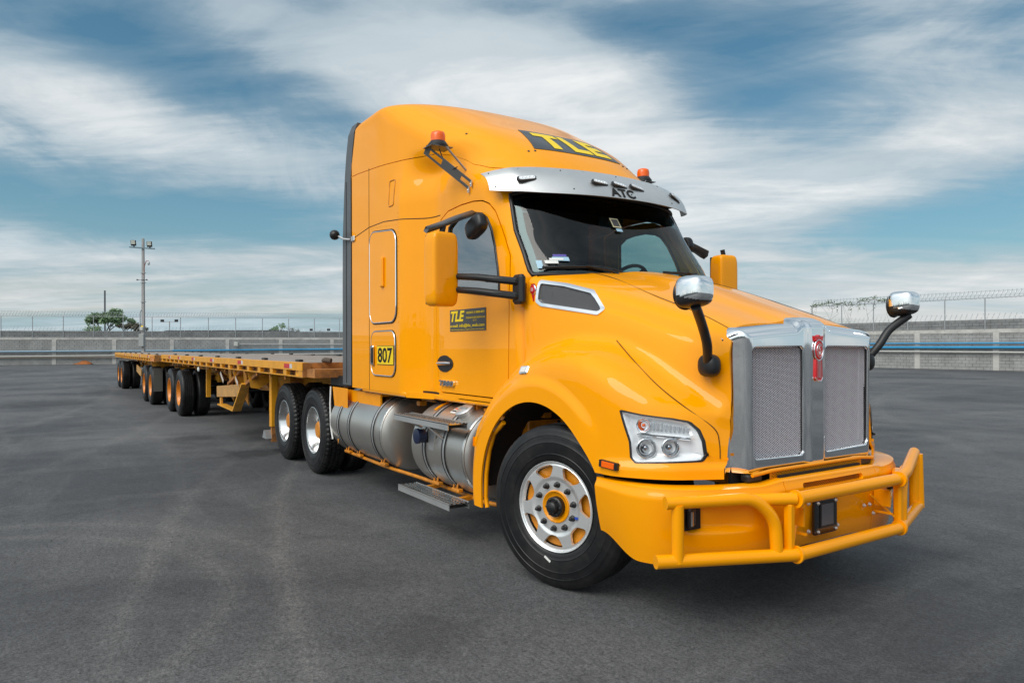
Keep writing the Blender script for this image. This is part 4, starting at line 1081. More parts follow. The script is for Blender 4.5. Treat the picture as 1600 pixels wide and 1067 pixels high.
# def cap and bracket, steps
p=Vector((-1.83,-1.225,.80)); m=MB().lathe([(.060,0),(.060,.045),(.066,.05),(.066,.075),(.05,.082),(0,.082)],p,(0,-1,0),24,sharp=(1,2,3)); fc=m.build('additive_cap',BLUEC,tk2)
MB().prism([(-.07,.06),(.07,.06),(.04,-.10),(-.04,-.10)],(-1.72,-1.20,.79),(1,0,0),(0,0,1),.012).build('cap_bracket',STEEL,tk2)
def tread(name,x0,x1,y0,y1,z,parent,skew=0):
    m=MB(); L_=x1-x0; 
    m.box(((x0+x1)/2,y0-.004,z-.022),(L_,.006,.055)); m.box(((x0+x1)/2,y1,z-.022),(L_,.006,.055)); 
    st_=m.build(name,STEEL,parent)
    nx=int(L_/.045); t=MB()
    for j in range(4):
        yj=y0+(y1-y0)*(j+.5)/4
        for i in range(nx):
            xx=x0+L_*(i+.5)/nx; t.box((xx,yj,z),(L_/nx*.62,(y1-y0)/4*.35,.010))
    for j in range(5): t.box(((x0+x1)/2,y0+(y1-y0)*j/4,z-.004),(L_,.014,.006))
    for i in range(nx+1): t.box((x0+L_*i/nx,(y0+y1)/2,z-.0045),(.012,y1-y0,.0055))
    tag(t.build('step_grating',ALU,st_),kind='stuff'); MB().box(((x0+x1)/2,(y0+y1)/2,z-.03),(L_,(y1-y0)*.96,.004)).build('step_underside',SEAM,st_)
    return st_
s1=tread('upper_step',-2.14,-1.12,-1.36,-1.20,.97,TR); s2=tread('lower_step',-2.17,-1.20,-1.31,-1.14,.335,TR)
m=MB(); m.tube([(-1.95,-1.33,.93),(-1.92,-1.20,.86)],.012,8); m.tube([(-1.60,-1.33,.93),(-1.53,-1.20,.80)],.012,8); m.tube([(-1.66,-1.33,.935),(-1.5,-1.33,.925)],.014,8); m.build('step_bracket',STEEL,s1)
m=MB(); 
for x in(-2.0,-1.4): m.bar((x,-1.2,.31),(x,-.7,.34),.05,.03)
m.build('step_bracket',ORANGE,s2)
# ---- wheel-house
m=MB(); 
prof=[(.70,-.0),(.70,.72)]
wh=MB().lathe(prof,(-.17,-1.17,.52),(0,1,0),40); wh.f=[f for f in wh.f if all(wh.v[i][2]>.50 for i in f)]; wh.sm=[True]*len(wh.f); wh.build('wheel_house_liner',SEAM,TR)
wh=MB().lathe(prof,(-.17,.45,.52),(0,1,0),40); wh.f=[f for f in wh.f if all(wh.v[i][2]>.50 for i in f)]; wh.sm=[True]*len(wh.f); wh.build('wheel_house_liner',SEAM,TR)
m=MB(); m.box((-.72,-.75,.90),(.10,.36,.30),bev=.01); m.box((-.60,-.90,.72),(.06,.14,.45),bev=.01); m.box((-.45,-.62,1.02),(.40,.05,.26)); m.box((.1,-.55,.98),(.5,.05,.22)); m.box((-.73,-.95,.55),(.04,.35,.22),bev=.02); m.build('suspension_bracket',ORANGE,TR)
m=MB(); m.tube([(-.25,-.62,.50),(-.25,-.62,1.05)],.04,12); m.tube([(.25,-.62,.50),(.2,-.62,1.0)],.03,12); m.build('shock_absorber',BLACK,TR)
# rear lower fender piece (mud guard) inner thickness
for sg in(-1,1):
    m=MB(); pts=[(-.60+.0,1.02),(-.73,.93),(-.80,.80),(-.845,.62),(-.855,.45),(-.83,.37)]
    m.tube([( x,sg*1.19,z) for x,z in pts],.018,8); m.build('fender_edge_roll',PAINT,TR)
# ================================================================ WHEELS
def grid_mesh(G,flip=False,closed_u=True):
    a,b,_=G.shape; V=G.reshape(-1,3); F=[]
    for i in range(a if closed_u else a-1):
        for j in range(b-1):
            f=(i*b+j,((i+1)%a)*b+j,((i+1)%a)*b+j+1,i*b+j+1); F.append(tuple(reversed(f)) if flip else f)
    return V,F
def tyre_mesh(R,W,rb,kind,na=216):
    """outline: outer face at h=0 going inward (+h)"""
    prof=[(rb,.020),(rb+.012,.004),(rb+.035,-.002),(rb+.05,-.004),(rb+.053,-.007),(rb+.057,-.004),(rb+.10,-.009),(rb+.125,-.010),(rb+.128,-.013),(rb+.132,-.010),(rb+.155,-.010),(R-.072,-.006),(R-.069,-.009),(R-.064,-.005),(R-.045,.000),(R-.028,.006),(R-.022,.014),(R-.010,.022),(R-.003,.032)]
    if kind=='rib': gro=[.075,.115,.155,.195]
    else: gro=[.070,.125,.180]
    W0,W1=.040,W-.040; hs=[W0]
    for g in gro: hs+=[g-.010,g-.006,g+.006,g+.010]
    hs.append(W1); tr_=[]
    for k,h in enumerate(hs):
        ing=(k>0 and k<len(hs)-1 and (k-1)%4 in(1,2)); crown=.004*((h-W/2)/(W/2))**2
        tr_.append((R-crown-(.013 if ing else 0),h))
    back=[(r,W-h) for r,h in reversed(prof)]
    P=prof+tr_+back; Pn=np.array(P); th=np.linspace(0,2*math.pi,na,endpoint=False)
    Rr=np.repeat(Pn[None,:,0],na,0); H=np.repeat(Pn[None,:,1],na,0)
    if kind=='block':
        per=na//54; idx=np.arange(na)
        t0=len(prof)-3; t1=len(prof)+len(tr_)+3
        for j in range(t0,t1):
            zone=int(Pn[j,1]//.055); sl=((idx+zone*2)%per)==0
            Rr[sl,j]-=.011
    elif kind=='rib':
        idx=np.arange(na); sl=(idx%3)==0
        for j in(len(prof)-1,len(prof)): Rr[sl,j]-=.0035
    G=np.stack([Rr*np.cos(th)[:,None],H,Rr*np.sin(th)[:,None]],-1)
    return grid_mesh(G,flip=True)
def mesh_data(name,V,F,m,smooth=True,angle=None):
    me=bpy.data.meshes.new(name); me.from_pydata([tuple(map(float,v)) for v in V],[],F); me.polygons.foreach_set('use_smooth',[smooth]*len(F)); me.materials.append(m); me.update()
    if angle: me.set_sharp_from_angle(angle=angle)
    return me
ty_f=mesh_data('tyre_front',*tyre_mesh(.53,.275,.287,'rib'),RUB,angle=.7)
ty_b=mesh_data('tyre_block',*tyre_mesh(.53,.265,.287,'block'),RUB,angle=.7)
ty_r=mesh_data('tyre_rib',*tyre_mesh(.525,.265,.287,'rib',108),RUB,angle=.7)
def mbdata(mb,name,m,smooth=None):
    me=bpy.data.meshes.new(name); me.from_pydata(mb.v,[],mb.f); me.polygons.foreach_set('use_smooth',[bool(x) for x in mb.sm]); me.materials.append(m); me.update(); return me
# front disc wheel with hand holes
def front_rim():
    nr,na=40,210; r=np.linspace(.105,.292,nr); th=np.linspace(0,2*math.pi,na+1)
    h=np.interp(r,[.105,.168,.180,.192,.268,.272,.277,.282,.287,.292],[.020,.020,.016,.012,.012,.016,.018,.010,.000,.002])
    G=np.stack([r[None,:]*np.cos(th)[:,None],np.repeat(h[None],na+1,0),r[None,:]*np.sin(th)[:,None]],-1)
    p=Patch(G); p=p if p.N[100][1]<0 else Patch(G,flip=True)
    rr_=np.hypot(p.P[:,0],p.P[:,2]); tt=np.arctan2(p.P[:,2],p.P[:,0]); sd=np.full(len(rr_),-1.0)
    for k in range(7):
        a=math.radians(60+360/7*k); d=(tt-a+math.pi)%(2*math.pi)-math.pi; u=d*.228; v=rr_-.228
        w_=.059+v*.45; rc=.030; qx=np.maximum(np.abs(u)-w_+rc,0); qy=np.maximum(np.abs(v)-.041+rc,0); sd=np.maximum(sd,rc-np.hypot(qx,qy))
    return p.clip(-sd)
fr_p=front_rim()
def wheel_front(x,y,sg,steer):
    W=bpy.data.objects.new('front_wheel',None); W.empty_display_size=.1; col.objects.link(W); W.parent=TR; W.location=(x,y,.53); W.rotation_euler=(0,0,steer if sg==1 else math.pi+steer)
    t=link('tyre',ty_f,W)
    o=fr_p.build('rim',mat('brushed_wheel',(.88,.88,.87),.36,.8,var=.03),W,.02)
    m=MB().lathe([(.292,.002),(.285,.03),(.27,.06),(.262,.14),(.262,.24),(.290,.262)],(0,0,0),(0,1,0),72); m.build('rim_barrel',ALU,W)
    m=MB().lathe([(.258,.05),(.20,.06),(.0,.06)],(0,0,0),(0,1,0),48); m.build('brake_drum',ORANGE,W)
    m=MB().lathe([(.108,.030),(.104,.012),(.098,.010),(.085,.022),(.070,.030),(.0,.030)],(0,0,0),(0,1,0),40,sharp=(1,2)); m.build('hub',PAINT2,W)
    m=MB().lathe([(.066,.030),(.064,-.004),(.055,-.010),(.040,-.010),(.036,-.035),(.030,-.042),(0,-.043)],(0,0,0),(0,1,0),32,sharp=(1,2,3,4))
    for k in range(6):
        a=k*math.pi/3; m.lathe([(.008,0),(.008,-.014),(0,-.014)],(.052*math.cos(a),-.004,.052*math.sin(a)),(0,1,0),8)
    m.build('hub_cap',BLACK,W)
    nut=MB().lathe([(.021,.0),(.019,-.006),(.0155,-.008),(.0155,-.022),(.010,-.028),(.008,-.036),(0,-.037)],(0,0,0),(0,1,0),12,sharp=(1,2)); nm=mbdata(nut,'lug_nut',BLACK)
    for k in range(10):
        a=2*math.pi*(k+.35)/10; o=link('lug_nut',nm,W); o.location=(.143*math.cos(a),.020,.143*math.sin(a))
    if sg==1:
        MB().box((-.05,-.0085,-.342),(.055,.003,.014),Matrix.Rotation(.55,3,'Y')).build('tyre_label',WHITE,W)
        MB().box((.165,.010,-.05),(.022,.002,.016)).build('inspection_mark',mat('blue_mark',(.03,.08,.45),.4),W)
    # sidewall lettering
    for tx,a0,rad,sz in (('11R22.5',-75,.455,.024),('REGIONAL',55,.455,.030),('TUBELESS',175,.455,.020)):
        V,F=text_mesh(tx,1,.02,.0,1.15); V=V/1.0; wdt=V[:,0].max(); Q=[]
        for v in V:
            a=math.radians(a0)+(wdt/2-v[0])*sz/rad; r=rad+(v[1]-.35)*sz; Q.append((r*math.cos(a),-.0105-(v[2])*.03,r*math.sin(a)))
        mm=MB().add(Q,F); mm.build('sidewall_lettering',mat('worn_rubber',(.030,.030,.031),.55),W)
    return W
wheel_front(0,-1.185,1,math.radians(17)); wheel_front(0,1.185,-1,math.radians(17))
# deep dish dual wheels
dish_a=mbdata(MB().lathe([(.292,.004),(.284,.0),(.276,.006),(.272,.03),(.255,.05),(.250,.13),(.235,.15),(.17,.155),(.10,.155)],(0,0,0),(0,1,0),64,sharp=(2,)),'dish',ALU)
dish_o=mbdata(MB().lathe([(.292,.004),(.284,.0),(.276,.006),(.272,.03),(.255,.05),(.250,.13),(.235,.15),(.17,.155),(.10,.155)],(0,0,0),(0,1,0),48,sharp=(2,)),'dish',mat('orange_rim_paint',(.66,.22,.006),.4,coat=.3,var=.08))
hubd=mbdata(MB().lathe([(.112,.155),(.110,.075),(.085,.055),(.0,.052)],(0,0,0),(0,1,0),32,sharp=(1,2)),'hubd',ORANGE)
nutd=mbdata(MB().lathe([(.016,.0),(.016,-.03),(.009,-.034),(.009,-.05),(0,-.05)],(0,0,0),(0,1,0),8,sharp=(1,2,3)),'nutd',STEEL)
def dual(parent,x,y,sg,tyre,dish,r=.53,nuts=True,name='drive_wheel',inner=True):
    """y: outer face; sg=1 right side"""
    rz=0 if sg==1 else math.pi
    W=bpy.data.objects.new(name,None); W.empty_display_size=.1; col.objects.link(W); W.parent=parent; W.location=(x,y,r); W.rotation_euler=(0,R_.random()*6,0) if False else (0,0,rz)
    a=link('tyre',tyre,W); a.rotation_euler=(0,R_.random()*6,0)
    link('rim',dish,W); link('hub',hubd,W)
    if inner:
        b=link('inner_tyre',tyre,W); b.location=(0,.335,0); b.rotation_euler=(0,R_.random()*6,0)
    MB().lathe([(.25,.15),(.25,.58)],(0,0,0),(0,1,0),24).build('wheel_barrel',BLACK,W)
    if nuts:
        for k in range(10):
            t=2*math.pi*k/10; o=link('lug_nut',nutd,W); o.location=(.143*math.cos(t),.155,.143*math.sin(t))
    return W
for x in(-5.0,-6.32):
    for sg in(1,-1): dual(TR,x,-1.215*sg,sg,ty_b,dish_a)
# ================================================================ MIRRORS, WIPERS, CAB INSIDE
def superbox(c,d,e=.35,nu=40,nv=24,rot=None,taper=None):
    """rounded housing"""
    u=np.linspace(-math.pi,math.pi,nu,endpoint=False);v=np.linspace(-math.pi/2,math.pi/2,nv)
    f=lambda w,m: np.sign(w)*np.abs(w)**m
    G=np.zeros((nu,nv,3)); cu,su=f(np.cos(u),e),f(np.sin(u),e); cv,sv=f(np.cos(v),e),f(np.sin(v),e)
    G[...,0]=cu[:,None]*cv[None]*d[0]/2;G[...,1]=su[:,None]*cv[None]*d[1]/2;G[...,2]=sv[None]*d[2]/2
    if taper is not None: G=taper(G)
    V,F=grid_mesh(G); 
    if rot is not None: V=np.array([rot@Vector(p) for p in V])
    V=V+np.array(c); return V,F
for sg in(-1,1):
    c=Vector((-1.10,-1.43,2.145)) if sg<0 else Vector((-.88,1.47,2.145))
    rz=Matrix.Rotation(sg*-.10,3,'Z')
    V,F=superbox(c,(.16,.225,.56),.30,48,30,rz); m=MB().add(V,F,True); mo=m.build('side_mirror',PAINT,TR)
    m=MB(); m.box(c+Vector((-.072,0,0)),(.02,.20,.53),rz,bev=.01); m.build('mirror_back',BLACK,mo)
    MB().box(c+Vector((-.084,0,.07)),(.004,.17,.34),rz).build('mirror_glass',CHROME,mo)
    V,F=superbox(c+Vector((.003,0,-.14)),(.192,.288,.27),.22,48,20,rz); V=np.array(V)
    m=MB(); m.tube([c+rz@Vector((.079*math.cos(a),.112*math.sin(a),-.075)) for a in np.linspace(-1.2,1.2,16)],.003,6); m.build('mirror_seam',PAINT2,mo)
    for z0,z1 in((2.095,2.03),(1.995,1.925)):
        m=MB(); m.tube([c+Vector((.03,-sg*.10,z0-2.145)),(-.85 if sg<0 else -.74,sg*1.26,(z0+z1)/2+.012),(-.58,sg*1.09,z1)],[.024,.026,.028],12); 
        m.bar((-.80,sg*1.225,(z0+z1)/2),(-.56,sg*1.085,z1),.05,.050,bev=.015); m.build('mirror_arm',BLACK,mo)
    m=MB(); m.box((-.585,sg*1.065,1.975),(.12,.06,.215),bev=.02); m.build('mirror_mount',BLACK,mo)
    # top arm
    m=MB(); m.tube([c+Vector((0,0,.26)),c+Vector((0,-sg*.02,.33))],.022,10); m.build('mirror_post',BLACK,mo)
    V=[];F=[]
    pts=[(Vector((-1.17,sg*1.52,2.440)),.05),(Vector((-1.12,sg*1.43,2.475)),.095),(Vector((-1.18,sg*1.26,2.55)),.10),(Vector((-1.30,sg*1.04,2.635)),.06)]
    for p,w_ in pts: V+=[p+Vector((-w_,0,.005)),p+Vector((-w_*.2,0,.035)),p+Vector((w_,0,.005)),p+Vector((0,0,-.02))]
    for i in range(3):
        for j in range(4): a=i*4+j;b=i*4+(j+1)%4; F.append((a,b,b+4,a+4))
    F+=[(0,1,2,3),(12,13,14,15)]
    MB().add(V,F,True).build('mirror_top_arm',GREYP,mo)
    # look-down mirror above the side window
    V,F=superbox((-1.09,sg*1.13,2.495),(.25,.11,.15),.6,28,16,Matrix.Rotation(-.35,3,'Y')); m=MB().add(V,F,True); lm=m.build('look_down_mirror',BLACK,TR)
    MB().bar((-1.16,sg*1.10,2.52),(-1.28,sg*1.0,2.64),.03,.03,bev=.008).build('mirror_stem',BLACK,lm)
    # hood mirrors
    base,n=hood_pt(.90,zq=1.455); base.y*=-sg; n.y*=-sg
    V,F=superbox(base+Vector((.02,sg*.045,0)),(.13,.10,.13),.75,28,16); m=MB().add(V,F,True)
    hm=m.build('hood_mirror',BLACK,TR); h=Vector((1.055,sg*1.03,1.845))
    p0=base+Vector((.03,sg*.07,.02)); m=MB(); m.tube(curve_on([tuple(p0),tuple(p0+Vector((.05,sg*.06,.10))),tuple(p0+Vector((.08,sg*.13,.20))),tuple(h+Vector((.02,sg*.02,-.075)))],sub=5),[.026]*4+[.027]*12,12); m.build('hood_mirror_arm',BLACK,hm)
    rot=Matrix.Rotation(sg*.0-.0,3,'Z')
    def tp(G,sg=sg):
        x=G[...,0]; k=np.clip((x+.10)/.2,0,1); G[...,1]*=(1-.30*k**2); G[...,2]*=(1-.22*k**2); G[...,2]+=.015*k; return G
    V,F=superbox(h,(.17,.185,.175),.52,56,32,rot,tp); V=np.array(V)
    F1=[f for f in F if np.mean([V[i][2] for i in f])>h.z-.025-.25*(np.mean([V[i][0] for i in f])-h.x)]; F2=[f for f in F if f not in set(F1)]
    MB().add(V,F1,True).build('mirror_shell',CHROME,hm); MB().add((V-np.array(h))*1.008+np.array(h),F2,True).build('mirror_base',BLACK,hm)
    MB().lathe([(.0,0),(.075,0),(.083,.006),(.085,.016),(.080,.018)],h+Vector((-.088,0,-.005)),(1,0,0),32,sharp=(1,2)).build('mirror_bezel',BLACK,hm)
    MB().lathe([(.0,-.001),(.073,-.001)],h+Vector((-.088,0,-.005)),(1,0,0),32).build('mirror_glass',CHROME,hm)
# wipers
def fp(y,z,off=.02): return front_pt(y,z,off)
for pts in ([(.90,2.125),(.72,2.135),(.50,2.14),(.32,2.115)],[(-.10,2.13),(-.30,2.14),(-.52,2.135),(-.66,2.11)]):
    P=[fp(y,z,.03) for y,z in pts]; m=MB(); m.tube(P,.007,6); m.bar(P[0],P[2],.012,.02); w1=m.build('wiper',BLACK,TR)
    a=P[3]; b=P[1]; m=MB(); m.tube([a+Vector((.02,0,-.045)),a.lerp(b,.3)+Vector((.02,0,.0)),a.lerp(b,.75)+Vector((.015,0,.012))],[.012,.010,.006],8); m.build('wiper_arm',BLACK,w1)
MB().tube([fp(y,2.083,.018) for y in np.linspace(-.93,.93,40)],.016,8).build('cowl_strip',BLACK,TR)
# stickers on the glass
def dec(y0,y1,z0,z1,mt,nm='glass_sticker',off=.003,par=None):
    G=np.array([[tuple(fp(y,z,off)) for z in np.linspace(z0,z1,3)] for y in np.linspace(y0,y1,6)]); p=Patch(G); p=p if p.N[0][0]>0 else Patch(G,flip=True); return p.build(nm,mt,par or wo_)
PUR=mat('purple_print',(.10,.08,.35),.5); LB=mat('pale_blue_print',(.35,.55,.68),.5)
dec(.80,.88,2.165,2.19,WHITE); dec(.72,.83,2.185,2.215,LB); dec(.73,.82,2.218,2.235,PUR); dec(.76,.85,2.19,2.205,WHITE,off=.005); dec(.895,.925,2.13,2.19,LB)
dec(.18,.095,2.50,2.58,mat('sticker_cream',(.6,.55,.35),.5)); dec(.17,.105,2.51,2.57,SGREY,off=.005); dec(.16,.10,2.465,2.49,LB)
MB().box((-.80,0,2.62),(.03,.26,.16),Matrix.Rotation(.4,3,'Y'),bev=.02).build('camera_box',DARK,wo_)
# interior
DASH=mat('dash_plastic',(.05,.055,.058),.6); SEAT=mat('seat_fabric',(.025,.025,.028),.9); TRIM=mat('trim_panel',(.045,.045,.045),.8)
m=MB(); m.box((-.80,0,1.95),(.50,1.80,.18),bev=.05); m.box((-.86,.45,2.06),(.25,.5,.08),bev=.03); m.build('dashboard',DASH,TR)
m=MB(); c=Vector((-1.12,.45,2.10)); ax=Vector((-.80,0,.6)).normalized(); u,v=basis(ax); m.tube([c+(u*math.cos(a)+v*math.sin(a))*.22 for a in np.linspace(0,2*math.pi,32,endpoint=False)],.016,8,closed=True,cap=False)
for a in(.3,2.0,3.6,5.2): m.tube([c,c+(u*math.cos(a)+v*math.sin(a))*.22],.014,6)
m.lathe([(0,-.02),(.07,-.015),(.07,.01),(0,.015)],c,ax,16); m.tube([c,c-ax*.35],.03,8); m.build('steering_wheel',BLACK,TR)
for y in(-.5,.5):
    m=MB(); m.box((-1.75,y,1.70),(.52,.50,.16),bev=.05); m.box((-2.02,y,2.02),(.16,.50,.62),Matrix.Rotation(-.12,3,'Y'),bev=.06); m.box((-2.06,y,2.42),(.12,.28,.18),bev=.05); m.box((-1.75,y,1.40),(.35,.35,.45)); m.build('seat',SEAT,TR)
m=MB(); m.box((-2.35,0,2.0),(.03,2.0,1.7)); m.build('sleeper_curtain',TRIM,TR)
m=MB(); m.box((-1.70,0,2.84),(1.62,1.75,.03)); m.build('headliner',DARK,TR)
for sg in(-1,1): MB().box((-1.40,sg*.965,1.62),(1.2,.03,.62),bev=.01).build('door_card',DASH,(dR if sg==-1 else dL))
# ================================================================ TRAILERS
def deck_plank_mat():
    m=bpy.data.materials.new('weathered_deck_wood'); m.use_nodes=True; t=m.node_tree; b=t.nodes['Principled BSDF']; tcn=nd(t,'ShaderNodeTexCoord'); mp=nd(t,'ShaderNodeMapping'); mp.inputs['Scale'].default_value=(.5,14,14); t.links.new(tcn.outputs['Object'],mp.inputs[0])
    n=nd(t,'ShaderNodeTexNoise'); n.inputs['Scale'].default_value=3; n.inputs['Detail'].default_value=8; t.links.new(mp.outputs[0],n.inputs['Vector'])
    n2_=nd(t,'ShaderNodeTexNoise'); n2_.inputs['Scale'].default_value=.9; n2_.inputs['Detail'].default_value=5; t.links.new(tcn.outputs['Object'],n2_.inputs['Vector'])
    oi=nd(t,'ShaderNodeObjectInfo')
    c=mixc(t,ramp(t,n.outputs[0],[(.35,0),(.7,1)]),(.20,.155,.125),(.48,.42,.37)); c=mixc(t,ramp(t,n2_.outputs[0],[(.4,0),(.7,1)]),c,(.30,.27,.25)); c=mixc(t,math_(t,'MULTIPLY',oi.outputs['Random'],.5),c,(.22,.16,.12))
    t.links.new(c,b.inputs['Base Color']); b.inputs['Roughness'].default_value=.9; bn=nd(t,'ShaderNodeBump'); bn.inputs['Distance'].default_value=.004; t.links.new(n.outputs[0],bn.inputs['Height']); t.links.new(bn.outputs[0],b.inputs['Normal']); return m
WOOD=deck_plank_mat()
TAPEM=[RED,WHITE]
def flatbed(loc,rz,Lf,ZB,label,group,wheels,gear_x,first):
    T_=root('flatbed_trailer',loc,rz,label,'trailer',group)
    W=1.28; ZT=ZB+.155
    # planks run lengthwise
    npk=15; pw=(2*W-.16)/npk
    me=bpy.data.meshes.new('plank'); mb=MB().box((-Lf/2,0,0),(Lf-.14,pw-.008,.036)); pm=mbdata(mb,'plank',WOOD)
    for i in range(npk):
        o=link('deck_plank',pm,T_); o.location=(0,-W+.08+pw*(i+.5),ZT-.012+R_.uniform(-.003,.003))
    # side rails: channel with stake pockets
    for sg in(-1,1):
        m=MB(); m.box((-Lf/2,sg*(W-.012),ZT-.045),(Lf,.024,.095)); m.box((-Lf/2,sg*(W-.045),ZT-.000),(Lf,.07,.012)); 
        rail=m.build('side_rail',TRAILB if first else TRAIL,T_)
        m=MB(); m.box((-Lf/2,sg*(W-.03),ZB-.012),(Lf,.05,.012)); m.build('rub_rail',TRAIL,rail)
        n=int(Lf/.60); pk=mbdata(MB().box((0,0,0),(.13,.055,.075),bev=.004),'pocket',TRAILB if first else TRAIL)
        for i in range(n):
            o=link('stake_pocket',pk,rail); o.location=(-.10-(Lf-.25)*i/(n-1),sg*(W-.034),ZB+.030)
        m=MB(); m.box((-Lf/2,sg*(W-.12),ZB+.05),(Lf,.02,.13)); m.build('inner_rail',RUST,rail)
        # reflective tape
        if sg==-1:
            for k,x in enumerate([.62,3.2,5.4,7.3,9.1,10.5] if first else [1.4,3.5,6,8.5]):
                if x>Lf: continue
                t=MB().box((-x,-W-.002,ZT-.045),(.24,.003,.055)).build('red_reflector',RED,rail); MB().box((-x+.17,-W-.002,ZT-.045),(.10,.003,.055)).build('white_reflector',mat('reflector_white',(.62,.60,.58),.4),rail)
            m=MB()
            for k in range(14): m.tube([(-.8-k*.72,-W+.03,ZB-.01),(-.8-k*.72,-W+.03,ZB-.07)],.012,6)
            tag(m.build('rope_hook',RUST,rail),kind='stuff')
        # winch bits on the deck edge
        m=MB()
        for k in range(7):
            x=.5+k*Lf/7.2; m.box((-x,sg*(W-.12),ZT+.022),(.16,.06,.028),bev=.008)
        tag(m.build('deck_lashing_ring',BLACK,T_),kind='stuff')
    # ends
    for x,nm in((-.035,'front_bolster'),(-Lf+.035,'rear_bolster')):
        m=MB(); m.box((x,0,ZB+.07),(.07,2*W-.02,.17)); m.build(nm,RUST if x>-1 else TRAIL,T_)
    # main beams (fish-belly)
    for y in(-.48,.48):
        pts=[(-.1,ZB),(-Lf+.1,ZB),(-Lf+.1,ZB-.20),(-Lf*.62,ZB-.30),(-Lf*.40,ZB-.42),(-Lf*.22,ZB-.36),(-Lf*.12,ZB-.16),(-.1,ZB-.14)]
        m=MB(); m.prism(pts,(0,y+.008,0),(1,0,0),(0,0,1),.016)
        for i in range(2,7):
            a=pts[i];b=pts[i+1 if i<7 else 0]; m.bar((a[0],y,a[1]),(b[0],y,b[1]),.15,.018)
        m.build('main_beam',TRAIL,T_)
    m=MB(); n=int(Lf/.42)
    for i in range(n):
        x=-.25-(Lf-.5)*i/(n-1); m.box((x,0,ZB+.035),(.045,2*W-.28,.10))
    tag(m.build('crossmembers',TRAIL,T_),kind='stuff')
    # outrigger gussets
    for i,x in enumerate((2.9,3.9) if first else (1.0,)):
        for sg in(-1,1): MB().prism([(0,0),(-.72,0),(-.66,-.28),(-.55,-.30)],(-x,sg*.52,ZB),(0,-sg,0),(0,0,1),.012).build('gusset',TRAIL,T_)
    for x,y,s,nm in wheels:
        for sg in(1,-1): dual(T_,x,-y*sg,sg,ty_r,dish_o,.525,nuts=first,name='trailer_wheel')
        MB().tube([(x,-.95,.525),(x,.95,.525)],.065,10).build('axle',BLACK,T_)
    if wheels:
        x0=wheels[0][0];x1=wheels[-1][0]
        for sg in(-1,1):
            m=MB(); m.bar((x0+.6,sg*.5,.85),(x1-.6,sg*.5,.85),.09,.10); 
            for xx in(x0+.55,(x0+x1)/2,x1-.55): m.box((xx,sg*.5,(ZB+.8)/2),(.16,.08,ZB-.75))
            m.build('suspension',TRAIL,T_)
            MB().box((x1-.72,sg*.95,.62),(.012,.60,.62)).build('mud_flap',mat('mud_flap_rubber',(.10,.095,.085),.8),T_)
    return T_,ZT
TR1=(-4.80,-.13,0); A1=math.radians(0.9)
T1,ZT1=flatbed(TR1,A1,11.9,1.215,'long yellow flatbed trailer coupled behind the cab, with weathered plank deck','flatbed trailers in the road train',[(-9.15,1.28,0,0),(-10.55,1.28,0,0)],-2.6,True)
Z=1.215
# landing gear, step frames, tool shelf of the first trailer
for sg in(-1,1):
    m=MB(); m.box((-2.35,sg*.98,.80),(.10,.11,.86),bev=.01); lg=m.build('landing_leg',TRAILB,T1)
    MB().box((-2.35,sg*.98,.30),(.075,.075,.30)).build('inner_leg',RUST,lg)
    m=MB(); m.prism([(-.12,0),(.10,0),(.04,.12),(-.04,.12)],(-2.42,sg*1.0,.20),(1,0,0),(0,0,1),.10); m.build('landing_foot',GALV,lg)
    MB().bar((-2.35,sg*.95,.6),(-3.3,sg*.5,1.1),.05,.05).build('leg_brace',TRAIL,lg)
    m=MB(); m.prism([(0,0),(-1.1,0),(-.35,-.33),(0,-.33)],(-2.4,sg*.7,Z),(1,0,0),(0,0,1),.02); m.build('bracket_plate',TRAIL,T1)
MB().tube([(-2.35,-.95,.75),(-2.35,.95,.75)],.025,8).build('gear_shaft',RUST,T1)
for x in(-3.35,-4.45):
    MB().bar((x,-1.16,Z-.02),(x-.75,-.95,.62),.02,.13,up=(1,0,0)).build('hanging_bracket',TRAIL,T1)
    MB().bar((x+.9,-1.16,Z-.03),(x-.25,-1.12,.92),.06,.05).build('diagonal_brace',RUST,T1)
MB().box((-4.55,-1.17,.80),(1.75,.03,.20),Matrix.Rotation(-.06,3,'Y'),bev=.004).build('tool_shelf',mat('tan_steel',(.50,.27,.08),.6,var=.15,dirt=((.25,.15,.08),.5,6)),T1)
m=MB(); m.bar((-3.35,-1.15,.98),(-4.0,-1.15,.50),.03,.14,up=(0,1,0)); m.bar((-4.0,-1.15,.50),(-5.2,-1.15,.53),.14,.02); m.bar((-5.2,-1.15,.53),(-5.2,-1.15,.74),.03,.12,up=(1,0,0)); m.build('spare_carrier',TRAIL,T1)
for x in(-3.85,-4.95): MB().box((x,-1.19,1.03),(.30,.006,.06),Matrix.Rotation(.55,3,'Y')).build('worn_reflector',mat('faded_white',(.55,.50,.45),.7),T1)
m=MB()
for k in range(5): m.bar((-3.1-.9*k,-1.0,Z-.02),(-4.3-.9*k,-.5,.86),.05,.07)
m.build('underframe_brace',RUST,T1)
MB().box((-7.75,-.90,.85),(.10,.08,.70)).build('hanger_post',TRAILB,T1)
m=MB(); m.lathe([(.0,0),(.05,.005),(.05,.03),(.03,.04),(0,.04)],(-6.9,-1.22,1.12),(0,-1,0),10); m.build('marker_knob',WHITE,T1)
MB().box((-.25,-1.23,1.235),(.20,.05,.10),bev=.01).build('corner_casting',TRAILB,T1)
MB().box((.16,-.95,1.25),(.30,.55,.10)).build('nose_plate',RUST,T1)
MB().tube([(-.1,-.98,ZT1+.025),(.02,-1.0,ZT1+.035),(.08,-.95,ZT1+.025)],.030,10).build('rolled_strap',mat('old_strap',(.09,.07,.055),.9),T1)
